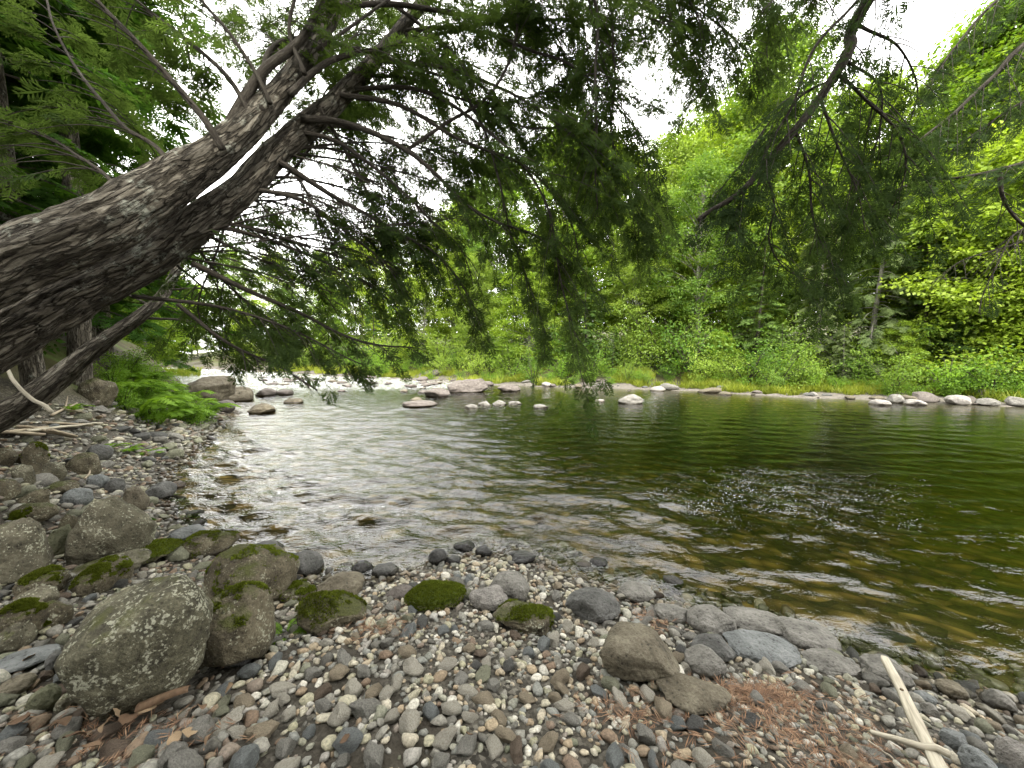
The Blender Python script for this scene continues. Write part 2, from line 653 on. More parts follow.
MOSS = (0.062, 0.066, 0.016)
MOSSB = (0.085, 0.115, 0.014)
ROCK = {
    'granite': rock_mat('granite_rock', (.065, .062, .054), (.135, .128, .112), (.215, .205, .182)),
    'pale': rock_mat('pale_rock', (.12, .112, .10), (.215, .20, .18), (.31, .29, .26), scale=22),
    'dark': rock_mat('dark_rock', (.035, .035, .032), (.075, .074, .068), (.13, .128, .12)),
    'wet': rock_mat('wet_rock', (.012, .012, .011), (.03, .029, .027), (.065, .062, .058), rough=0.3),
    'slate': rock_mat('slate_rock', (.075, .08, .078), (.135, .142, .138), (.19, .195, .19)),
    'brown': rock_mat('brown_rock', (.045, .038, .026), (.105, .09, .062), (.18, .16, .115)),
    'red': rock_mat('reddish_rock', (.048, .041, .035), (.10, .086, .075), (.165, .145, .128)),
    'olive': rock_mat('olive_rock', (.06, .062, .035), (.12, .122, .075), (.19, .19, .125)),
    'lichen': rock_mat('lichen_rock', (.018, .016, .010), (.066, .061, .038), (.16, .152, .10), moss=(.07, .075, .018), moss_amt=-0.12, lichen=(.31, .31, .235), lich=0.665),
    'mossy': rock_mat('mossy_rock', (.022, .018, .011), (.076, .064, .04), (.16, .142, .094), moss=MOSS, moss_amt=0.04, lichen=(.27, .27, .2), lich=0.72),
    'green': rock_mat('moss_covered_rock', (.04, .035, .02), (.09, .08, .05), (.15, .14, .09), moss=MOSSB, moss_amt=0.20),
    'tanlich': rock_mat('tan_lichen_rock', (.038, .034, .022), (.095, .086, .058), (.175, .163, .115), moss=MOSS, moss_amt=-0.08, lichen=(.34, .34, .255), lich=0.70),
}
PEB = {
    'grey': rock_mat('grey_pebble', (.13, .125, .108), (.24, .23, .2), (.36, .345, .30), rough=.8, scale=14),
    'blue-grey': rock_mat('bluegrey_pebble', (.095, .104, .10), (.17, .182, .176), (.255, .268, .258), rough=.75, scale=14),
    'olive': rock_mat('olive_pebble', (.125, .128, .082), (.23, .232, .158), (.32, .32, .228), rough=.8, scale=14),
    'tan': rock_mat('tan_pebble', (.19, .15, .10), (.29, .24, .165), (.38, .325, .24), rough=.8, scale=14),
    'pale': rock_mat('pale_pebble', (.27, .25, .2), (.42, .39, .32), (.54, .51, .43), rough=.8, scale=14),
    'rusty brown': rock_mat('brown_pebble', (.085, .06, .042), (.15, .112, .08), (.22, .17, .125), rough=.8, scale=14),
    'dark grey': rock_mat('darkgrey_pebble', (.04, .04, .036), (.085, .084, .077), (.15, .147, .135), rough=.7, scale=14),
}


def gravel_mat():
    m, nt, out = mat('mixed_gravel')
    geo = N(nt, 'ShaderNodeNewGeometry')
    a = N(nt, 'ShaderNodeAttribute', attribute_name='tone')
    sx = N(nt, 'ShaderNodeSeparateXYZ')
    nt.links.new(a.outputs['Vector'], sx.inputs[0])
    c = ramp(nt, sx.outputs['X'], [(0.0, (.065, .062, .054)), (.14, (.19, .182, .157)), (.3, (.15, .155, .142)), (.42, (.235, .225, .152)), (.55, (.33, .305, .245)),
                                   (.66, (.25, .20, .135)), (.76, (.12, .085, .06)), (.86, (.25, .243, .222)), (.95, (.44, .42, .365)), (1.0, (.11, .115, .08))])
    tc = N(nt, 'ShaderNodeTexCoord')
    n2 = noise_node(nt, tc.outputs['Object'], 90, 4, .7)
    c = mixc(nt, 1.0, c, ramp(nt, n2, [(.3, (.58, .58, .56)), (.7, (1.5, 1.48, 1.44))]), 'MULTIPLY')
    c = mixc(nt, sx.outputs['Y'], c, mixc(nt, 1.0, c, (.38, .36, .33), 'MULTIPLY'))
    r = N(nt, 'ShaderNodeMapRange')
    nt.links.new(sx.outputs['Y'], r.inputs['Value'])
    r.inputs['To Min'].default_value = 0.85
    r.inputs['To Max'].default_value = 0.3
    principled(nt, out, c, r.outputs[0], bump(nt, n2, .4, .006), .3)
    return m


GRAVEL = gravel_mat()
M_BARK = bark_mat('hemlock_bark', (.016, .0135, .010), (.092, .082, .066), (.24, .224, .188), lichen=(.25, .255, .21), lich_amt=0.615, bstr=1.0, plates=True)
M_BARK2 = bark_mat('limb_bark', (.015, .012, .009), (.05, .043, .034), (.10, .09, .072), scale=2.2)
M_TWIG = bark_mat('twig_bark', (.02, .016, .012), (.045, .038, .03), (.085, .075, .06), scale=3)
M_GREYBARK = bark_mat('grey_bark', (.06, .055, .045), (.16, .15, .125), (.3, .285, .24), scale=1.2)
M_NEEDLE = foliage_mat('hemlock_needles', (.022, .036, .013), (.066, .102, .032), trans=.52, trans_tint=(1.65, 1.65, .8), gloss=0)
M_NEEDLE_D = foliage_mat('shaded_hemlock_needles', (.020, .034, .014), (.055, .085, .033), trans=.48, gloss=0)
M_NEEDLE_B = foliage_mat('forest_hemlock_needles', (.018, .042, .009), (.05, .105, .02), trans=.48, trans_tint=(1.4, 1.4, .6), gloss=0)
M_LEAF1 = foliage_mat('maple_leaves', (.08, .15, .016), (.27, .35, .04), trans=.5, nscale=.7, obj_var=.6)
M_LEAF2 = foliage_mat('birch_leaves', (.07, .135, .018), (.24, .315, .042), trans=.48, nscale=.7, obj_var=.7)
M_LEAF3 = foliage_mat('shrub_leaves', (.07, .145, .02), (.23, .32, .05), trans=.45, nscale=1.2, obj_var=.95)
M_CEDAR = foliage_mat('cedar_leaves', (.045, .075, .022), (.13, .16, .06), trans=.35, nscale=.8)
M_CONIF = foliage_mat('far_conifer_needles', (.035, .075, .018), (.11, .17, .04), trans=.4, nscale=.8)
M_GRASS = foliage_mat('grass_blades', (.09, .14, .02), (.30, .32, .045), trans=.45, nscale=.5)
M_FERN = foliage_mat('fern_fronds', (.08, .16, .016), (.20, .33, .04), trans=.5, nscale=1.5)


def wood_mat(name, dark, light):
    m, nt, out = mat(name)
    a = N(nt, 'ShaderNodeAttribute', attribute_name='bark')
    mp = N(nt, 'ShaderNodeMapping')
    mp.inputs['Scale'].default_value = (60, 60, 4)
    nt.links.new(a.outputs['Vector'], mp.inputs['Vector'])
    n = noise_node(nt, mp.outputs[0], 1, 5, .6, .4)
    c = ramp(nt, n, [(.3, dark), (.65, light)])
    principled(nt, out, c, .85, bump(nt, n, .4, .006), .2)
    return m


M_DRIFT = wood_mat('bleached_driftwood', (.20, .175, .13), (.47, .43, .34))
M_DEADW = wood_mat('weathered_wood', (.14, .11, .075), (.34, .29, .21))
M_KNOT = wood_mat('wood_knot', (.06, .04, .025), (.14, .10, .06))


def leaf_litter_mat():
    m, nt, out = mat('dead_leaf')
    oi = N(nt, 'ShaderNodeObjectInfo')
    tc = N(nt, 'ShaderNodeTexCoord')
    c = ramp(nt, oi.outputs['Random'], [(0, (.09, .055, .032)), (.5, (.17, .115, .07)), (1, (.28, .21, .13))])
    n = noise_node(nt, tc.outputs['Object'], 40, 4)
    c = mixc(nt, 1.0, c, ramp(nt, n, [(.3, (.55, .5, .45)), (.7, (1.2, 1.2, 1.2))]), 'MULTIPLY')
    principled(nt, out, c, .8, None, .3)
    return m


M_DEADLEAF = leaf_litter_mat()
m_, nt_, out_ = mat('fallen_pine_needles')
ge_ = N(nt_, 'ShaderNodeNewGeometry')
principled(nt_, out_, ramp(nt_, ge_.outputs['Random Per Island'], [(0, (.08, .045, .028)), (.6, (.18, .10, .055)), (1, (.28, .18, .11))]), .8)
M_NEEDLELITTER = m_


def ground_mat():
    m, nt, out = mat('bank_ground')
    a = N(nt, 'ShaderNodeAttribute', attribute_name='zone')
    sx = N(nt, 'ShaderNodeSeparateXYZ')
    nt.links.new(a.outputs['Vector'], sx.inputs[0])
    tc = N(nt, 'ShaderNodeTexCoord')
    v = tc.outputs['Object']
    vo = N(nt, 'ShaderNodeTexVoronoi')
    vo.inputs['Scale'].default_value = 55
    nt.links.new(v, vo.inputs['Vector'])
    n1 = noise_node(nt, v, 2.2, 5)
    n2 = noise_node(nt, v, 120, 4, .7)
    sp = N(nt, 'ShaderNodeSeparateColor')
    nt.links.new(vo.outputs['Color'], sp.inputs[0])
    grav = ramp(nt, sp.outputs[0], [(0, (.02, .018, .014)), (.4, (.055, .05, .04)), (.7, (.105, .096, .077)), (1, (.17, .158, .13))])
    dirt = ramp(nt, math_node(nt, 'ADD', math_node(nt, 'MULTIPLY', n1, .5), math_node(nt, 'MULTIPLY', n2, .5)), [(.35, (.016, .0135, .010)), (.6, (.052, .045, .034))])  # dirt colour darkened to stand in for contact shadow between stones
    c = mixc(nt, ramp(nt, n1, [(.4, (0, 0, 0)), (.6, (1, 1, 1))]), grav, dirt)
    # river bed: algae-brown stones
    vb = N(nt, 'ShaderNodeTexVoronoi')
    vb.inputs['Scale'].default_value = 5.5
    nt.links.new(v, vb.inputs['Vector'])
    sb = N(nt, 'ShaderNodeSeparateColor')
    nt.links.new(vb.outputs['Color'], sb.inputs[0])
    bed = ramp(nt, sb.outputs[0], [(0, (.03, .025, .010)), (.45, (.10, .072, .024)), (.8, (.17, .112, .036)), (1, (.25, .17, .06))])
    bed = mixc(nt, 1.0, bed, ramp(nt, vb.outputs['Distance'], [(.2, (1, 1, 1)), (.65, (.35, .35, .35))]), 'MULTIPLY')
    c = mixc(nt, sx.outputs['X'], c, bed)
    # forest floor
    nf = noise_node(nt, v, 1.1, 5)
    fl = ramp(nt, nf, [(.35, (.022, .018, .009)), (.5, (.05, .045, .015)), (.65, (.055, .085, .015))])
    c = mixc(nt, sx.outputs['Y'], c, fl)
    # gravel of the far shore
    fg = ramp(nt, noise_node(nt, v, 9, 5, .7), [(.3, (.05, .045, .037)), (.7, (.165, .148, .125))])
    c = mixc(nt, sx.outputs['Z'], c, fg)
    h = math_node(nt, 'SUBTRACT', n2, vo.outputs['Distance'])
    principled(nt, out, c, .9, bump(nt, h, .6, .012), .2)
    return m


def water_mat():
    m, nt, out = mat('river_water')
    geo = N(nt, 'ShaderNodeNewGeometry')
    a = N(nt, 'ShaderNodeAttribute', attribute_name='flow')
    sx = N(nt, 'ShaderNodeSeparateXYZ')
    nt.links.new(a.outputs['Vector'], sx.inputs[0])
    chop, foamz, glint = sx.outputs['X'], sx.outputs['Y'], sx.outputs['Z']
    mp = N(nt, 'ShaderNodeMapping')
    mp.inputs['Scale'].default_value = (1.0, 1.7, 1.0)
    mp.inputs['Rotation'].default_value = (0, 0, math.radians(14))
    nt.links.new(geo.outputs['Position'], mp.inputs['Vector'])
    n1 = noise_node(nt, mp.outputs[0], 7.0, 3, .55, .5)
    n2 = noise_node(nt, mp.outputs[0], 20.0, 3, .55, .3)
    n0 = noise_node(nt, mp.outputs[0], 2.2, 2, .5, .3)
    h = math_node(nt, 'ADD', math_node(nt, 'MULTIPLY', n1, .5), math_node(nt, 'MULTIPLY', n2, .11))
    h = math_node(nt, 'ADD', h, math_node(nt, 'MULTIPLY', n0, .8))
    amp = math_node(nt, 'ADD', math_node(nt, 'MULTIPLY', chop, 1.0), 0.0)
    h = math_node(nt, 'MULTIPLY', h, amp)
    nrm = bump(nt, h, 1.0, .048)
    fr = N(nt, 'ShaderNodeFresnel')
    fr.inputs['IOR'].default_value = 1.33
    nt.links.new(nrm, fr.inputs['Normal'])
    gl = N(nt, 'ShaderNodeBsdfGlossy')
    gl.inputs['Roughness'].default_value = .03
    gl.inputs['Color'].default_value = (1, 1, 1, 1)
    nt.links.new(nrm, gl.inputs['Normal'])
    tr = N(nt, 'ShaderNodeBsdfTransparent')
    tr.inputs['Color'].default_value = (.93, .95, .88, 1)
    mx = N(nt, 'ShaderNodeMixShader')
    nt.links.new(fr.outputs[0], mx.inputs[0])
    nt.links.new(tr.outputs[0], mx.inputs[1])
    nt.links.new(gl.outputs[0], mx.inputs[2])
    # foam on the rapids and white flecks painted on the pool as sky glints
    nf = noise_node(nt, mp.outputs[0], 5.5, 5, .72, .8)
    fo = math_node(nt, 'ADD', nf, math_node(nt, 'MULTIPLY', foamz, .27))
    fo = ramp(nt, fo, [(.74, (0, 0, 0)), (.92, (1, 1, 1))])
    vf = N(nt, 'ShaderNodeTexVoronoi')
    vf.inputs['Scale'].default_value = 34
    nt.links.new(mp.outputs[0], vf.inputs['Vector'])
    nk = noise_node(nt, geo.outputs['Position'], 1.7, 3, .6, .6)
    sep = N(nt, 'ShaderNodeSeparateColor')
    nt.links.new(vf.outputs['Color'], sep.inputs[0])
    thr = math_node(nt, 'SUBTRACT', math_node(nt, 'MULTIPLY', math_node(nt, 'ADD', nk, math_node(nt, 'MULTIPLY', sep.outputs[0], .35)), glint), .50)
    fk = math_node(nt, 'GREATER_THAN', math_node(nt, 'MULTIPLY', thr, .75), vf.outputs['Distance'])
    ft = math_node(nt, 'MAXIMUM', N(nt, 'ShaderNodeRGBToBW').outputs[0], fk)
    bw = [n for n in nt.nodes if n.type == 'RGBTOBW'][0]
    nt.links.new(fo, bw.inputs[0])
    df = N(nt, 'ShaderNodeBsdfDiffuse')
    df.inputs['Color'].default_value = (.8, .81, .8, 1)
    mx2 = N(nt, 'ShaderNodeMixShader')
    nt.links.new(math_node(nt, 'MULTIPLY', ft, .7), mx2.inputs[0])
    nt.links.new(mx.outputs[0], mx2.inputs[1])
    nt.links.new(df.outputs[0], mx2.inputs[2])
    nt.links.new(mx2.outputs[0], out.inputs['Surface'])
    va = N(nt, 'ShaderNodeVolumeAbsorption')
    va.inputs['Color'].default_value = (.47, .48, .13, 1)
    va.inputs['Density'].default_value = 1.35
    nt.links.new(va.outputs[0], out.inputs['Volume'])
    return m


# ------------------------------------------------------------------ ground and water sheets
def axis(lo, a, b, hi, fine, grow=1.12, maxstep=9):
    mid = np.arange(a, b, fine)
    up, st = [b], fine
    while up[-1] < hi:
        st = min(st * grow, maxstep)
        up.append(up[-1] + st)
    dn, st = [], fine
    x = a
    while x > lo:
        st = min(st * grow, maxstep)
        x -= st
        dn.append(x)
    return np.concatenate([dn[::-1], mid, up])


def grid_faces(nx, ny):
    i = np.arange(ny - 1)[:, None]
    j = np.arange(nx - 1)[None]
    return np.stack([i * nx + j, i * nx + j + 1, (i + 1) * nx + j + 1, (i + 1) * nx + j], -1).reshape(-1, 4)


gx = axis(-260, -7.5, 6, 260, .055, 1.09)
gy = axis(-120, 0.2, 8, 260, .055, 1.07)
X, Y = np.meshgrid(gx, gy)
P = np.c_[X.ravel(), Y.ravel()]
SN, SF = zones(P)
Z = height(P)
bedm = ((SN < 0) & (SF < 0)).astype(float)
bedm = np.maximum(bedm, np.clip(1 - np.abs(SN) / .12, 0, 1) * .6)
nz = noise3(np.c_[P * .8, 0 * X.ravel()], 77)
veg = np.clip((SF - 1.6 - nz * .8) / 1.0, 0, 1)
veg = np.maximum(veg, np.clip((-P[:, 0] - 0.35 * P[:, 1] - 4.3 + nz * .6) / 1.2, 0, 1) * (SN > .3))
veg = np.maximum(veg, np.clip((-P[:, 1] - 2) / 2, 0, 1))
fgr = np.clip(1 - (SF - 1.6) / .8, 0, 1) * (SF > -.3)
me = new_mesh('ground', np.c_[P, Z], [grid_faces(len(gx), len(gy))], True, {'zone': np.c_[bedm, veg, fgr]})
GZ = Z.reshape(len(gy), len(gx))
GSN = SN.reshape(GZ.shape)


def bil(G, x, y):
    x, y = np.asarray(x, float), np.asarray(y, float)
    i = np.clip(np.searchsorted(gx, x) - 1, 0, len(gx) - 2)
    j = np.clip(np.searchsorted(gy, y) - 1, 0, len(gy) - 2)
    u = (x - gx[i]) / (gx[i + 1] - gx[i])
    v = (y - gy[j]) / (gy[j + 1] - gy[j])
    return (G[j, i] * (1 - u) + G[j, i + 1] * u) * (1 - v) + (G[j + 1, i] * (1 - u) + G[j + 1, i + 1] * u) * v


def g1(x, y):
    return float(bil(GZ, x, y))


tag(link('ground', me, ground_mat()), 'river bank and bed of gravel, earth and forest floor', None, None, 'structure')

wx = axis(-120, -9, 9, 130, .05, 1.05)
wy = axis(-45, 1.5, 12, 90, .05, 1.035)
X, Y = np.meshgrid(wx, wy)
P = np.c_[X.ravel(), Y.ravel()]
SN, SF = zones(P)
x, y = P[:, 0], P[:, 1]
q = np.c_[P, 0 * x]
# a riffle comes down from upstream and fans out past the near shore; the pool on the right is calmer
riff = 1 / (1 + np.exp((x - (-0.3 + 0.05 * y) + 0.0) / 0.9))
tail = np.exp(-((x - 0.4) / 1.2) ** 2) * np.exp(-((y - 3.8) / 1.3) ** 2)
chop = np.clip(0.24 + 0.85 * np.maximum(riff, tail) + 0.15 * noise3(q * .5, 5), .2, 1.3)
foam = np.clip((y - 13) / 8, 0, 1) * np.clip(1 - (x + 2.0 + .12 * (y - 14)) / 3, 0, 1)
foam = np.maximum(foam, .35 * np.clip((y - 8) / 4, 0, 1) * np.clip((-x - 2.5) / 2, 0, 1))
glint = np.exp(-((x - 2.9 - .45 * (y - 4)) / 3.6) ** 2) * np.exp(-((y - 4.8) / 2.3) ** 2) * 1.07  # where sky glints are painted white on the pool
wr = np.random.default_rng(5)
wz = np.zeros(len(P))
for k in range(46):
    lam = .17 * (4.5 ** wr.uniform(0, 1))
    th = math.radians(wr.normal(80, 30))
    kx, ky = math.cos(th) * 2 * math.pi / lam, math.sin(th) * 2 * math.pi / lam
    env = np.clip(.5 + .9 * noise3(q * (.8 / lam ** .5) * .8 + k * 7.7, k), 0, 1.4)
    fade = np.clip(1.5 - np.maximum(np.abs(y), np.abs(x)) * .05 / max(lam, .01) / 1.2, 0, 1)
    wz += .0050 * lam ** .8 / .4 * env * fade * np.sin(kx * x + ky * y + wr.uniform(0, 6.28))
wz *= chop * np.clip(np.minimum(-SN, -SF) / .25 + .35, .15, 1)
wz += foam * .05 * noise3(q * 2.4, 91)
me = new_mesh('river_water', np.c_[P, wz], [grid_faces(len(wx), len(wy))], True, {'flow': np.c_[chop, foam, glint]})
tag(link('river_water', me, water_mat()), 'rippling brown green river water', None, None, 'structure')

# ------------------------------------------------------------------ rocks
_ico = {}


def ico(sub):
    if sub not in _ico:
        import bmesh
        bm = bmesh.new()
        bmesh.ops.create_icosphere(bm, subdivisions=sub, radius=1.0)
        bm.verts.ensure_lookup_table()
        V = np.array([v.co[:] for v in bm.verts])
        Fc = np.array([[v.index for v in f.verts] for f in bm.faces])
        bm.free()
        _ico[sub] = (V, Fc)
    return _ico[sub]


def rock_shape(seed, sub=4, cuts=7, rough=.10, boxy=.0, flat=.8, dlo=.62, dhi=.92):
    r = np.random.default_rng(seed)
    V, Fc = ico(sub)
    V = V.copy()
    if boxy:
        p = 2 + boxy
        V = V / (np.abs(V) ** p).sum(1, keepdims=True) ** (1 / p)
    for k in range(cuts):
        n = norm(r.normal(size=3))
        d = r.uniform(dlo, dhi)
        e = V @ n - d
        V = V - np.clip(e, 0, None)[:, None] * n * flat
    V = V + norm(V) * (fbm(V * 1.4 + r.uniform(0, 50), 3, seed) * rough)[:, None]
    if sub >= 4:
        V = V + norm(V) * (fbm(V * 6 + r.uniform(0, 50), 4, seed + 3) * min(rough, .1) * .30)[:, None]
        ck = np.abs(noise3(V * [1.6, 1.6, 2.6] + r.uniform(0, 50) + .25 * noise3(V * 5, seed)[:, None], seed + 8))
        V = V - norm(V) * (np.clip(1 - ck / .05, 0, 1) * .035)[:, None]
    lo, hi = V.min(0), V.max(0)
    return (V - (lo + hi) / 2) / (hi - lo) * 2, Fc


LAND = []      # landmarks for descriptions: (x, y, phrase)


def rock(box, kind, label, name='boulder', cat='boulder', group=None, depth=.85, embed=.45, cuts=7, rough=.1, boxy=0., yaw=None, tilt=0., sub=5, seed=None, short=None, dz=None):
    """a rock whose outline fills a photo box; it is seated on the ground along that line of sight"""
    x0, y0, x1, y1 = box
    mx, my = (x0 + x1) / 2, (y0 + y1) / 2
    d = ray(mx, my)
    sn = -d[2] / np.linalg.norm(d)
    th = math.asin(max(-.2, sn))
    ts = np.exp(np.linspace(math.log(.9), math.log(70), 900))
    Pp = CAM + ts[:, None] * d
    gz = np.maximum(bil(GZ, Pp[:, 0], Pp[:, 1]), -.04)
    hh = (y1 - y0) / 2 / F * ts
    ww = (x1 - x0) / 2 / F * ts
    b = ww * depth
    b = np.minimum(b, hh * .85 / max(math.sin(max(th, .02)), .02))
    c = np.sqrt(np.maximum(hh ** 2 - (b * math.sin(th)) ** 2, (hh * .35) ** 2)) / max(math.cos(th), .5)
    c = np.minimum(c, ww * 1.25 + .0)
    ok = np.where(Pp[:, 2] - c * (1 - 2 * embed * .5) <= gz)[0]
    i = ok[0] if len(ok) else len(ts) - 1
    a_, b_, c_ = ww[i], b[i], c[i]
    s = seed if seed is not None else int(rng.integers(1e6))
    V, Fc = rock_shape(s, sub, cuts, rough, boxy)
    V = V * np.array([a_, b_, c_])
    if tilt:
        ct, st = math.cos(math.radians(tilt)), math.sin(math.radians(tilt))
        V = V @ np.array([[ct, 0, st], [0, 1, 0], [-st, 0, ct]]).T
        k = a_ / np.abs(V[:, 0]).max()
        V *= [k, 1, k]
    az = math.atan2(d[0], d[1]) * .8
    ca, sa = math.cos(-az), math.sin(-az)
    V = V @ np.array([[ca, -sa, 0], [sa, ca, 0], [0, 0, 1]]).T
    # a wide lens stretches what stands off its axis: settle width, height and place until the outline agrees
    c0 = Pp[i].copy()
    for _ in range(5):
        W = V + c0 - CAM
        dd = W @ FWD
        qx, qy = CX + F * W[:, 0] / dd, CY - F * (W @ UP) / dd
        w_, h_ = qx.max() - qx.min(), qy.max() - qy.min()
        k1 = np.clip((x1 - x0) / w_, .7, 1.4)
        k2 = np.clip((y1 - y0) / h_, .7, 1.4)
        V = V * [k1, k1 ** .5 * k2 ** .5, k2]
        dc = (c0 - CAM) @ FWD
        ox, oy = mx - (qx.max() + qx.min()) / 2, my - (qy.max() + qy.min()) / 2
        c0 = c0 + RIGHT * ox / F * dc
        # vertical error: slide along the ground, towards or away from the viewer
        hd = norm(np.array([d[0], d[1], 0]))
        sl = oy / F * dc / max(math.sin(max(th, .05)), .12)
        sl = np.clip(sl, -.25 * dc, .25 * dc)
        z0 = g1(c0[0], c0[1])
        c0 = c0 - hd * sl
        c0[2] += max(g1(c0[0], c0[1]), -.04) - max(z0, -.04)
    hx, hy = (V[:, 0].max() - V[:, 0].min()) / 2, (V[:, 1].max() - V[:, 1].min()) / 2
    o = link(name, new_mesh(name, V, [Fc]), ROCK[kind], loc=c0)
    tag(o, label, cat, group)
    if kind in ('green', 'mossy') and sub >= 5 and c0[1] < 5:
        moss_tufts(o, V, Fc, s, .75 if kind == 'green' else .12, 5200 if kind == 'green' else 2600)
    LAND.append((c0[0], c0[1], short, max(hx, hy)))
    OCC.append((c0[0], c0[1], hx * .82, hy * .82))
    return o


OCC = []


def moss_tufts(o, V, Fc, seed, amount, n):
    r = np.random.default_rng(seed)
    a, b, c = V[Fc[:, 0]], V[Fc[:, 1]], V[Fc[:, 2]]
    nr = np.cross(b - a, c - a)
    ar = np.linalg.norm(nr, axis=1)
    nr = nr / np.maximum(ar, 1e-12)[:, None]
    ctr = (a + b + c) / 3
    w = ar * (nr[:, 2] > .15) * (fbm(ctr * 9 + seed, 3, 5) * .6 + nr[:, 2] * .6 + amount > .62)
    if w.sum() <= 0:
        return
    k = r.choice(len(Fc), n, p=w / w.sum())
    u, v = r.random(n), r.random(n)
    fl = u + v > 1
    u[fl], v[fl] = 1 - u[fl], 1 - v[fl]
    p = a[k] + (b - a)[k] * u[:, None] + (c - a)[k] * v[:, None] - nr[k] * .001
    d = norm(nr[k] + r.normal(0, .45, (n, 3)))
    buf = Buf()
    scatter(buf, MOSST, p, frames(d, norm(r.normal(0, 1, (n, 3)))), r.uniform(.6, 1.5, n))
    link('moss', buf.mesh('moss', False, None), M_MOSS, o)


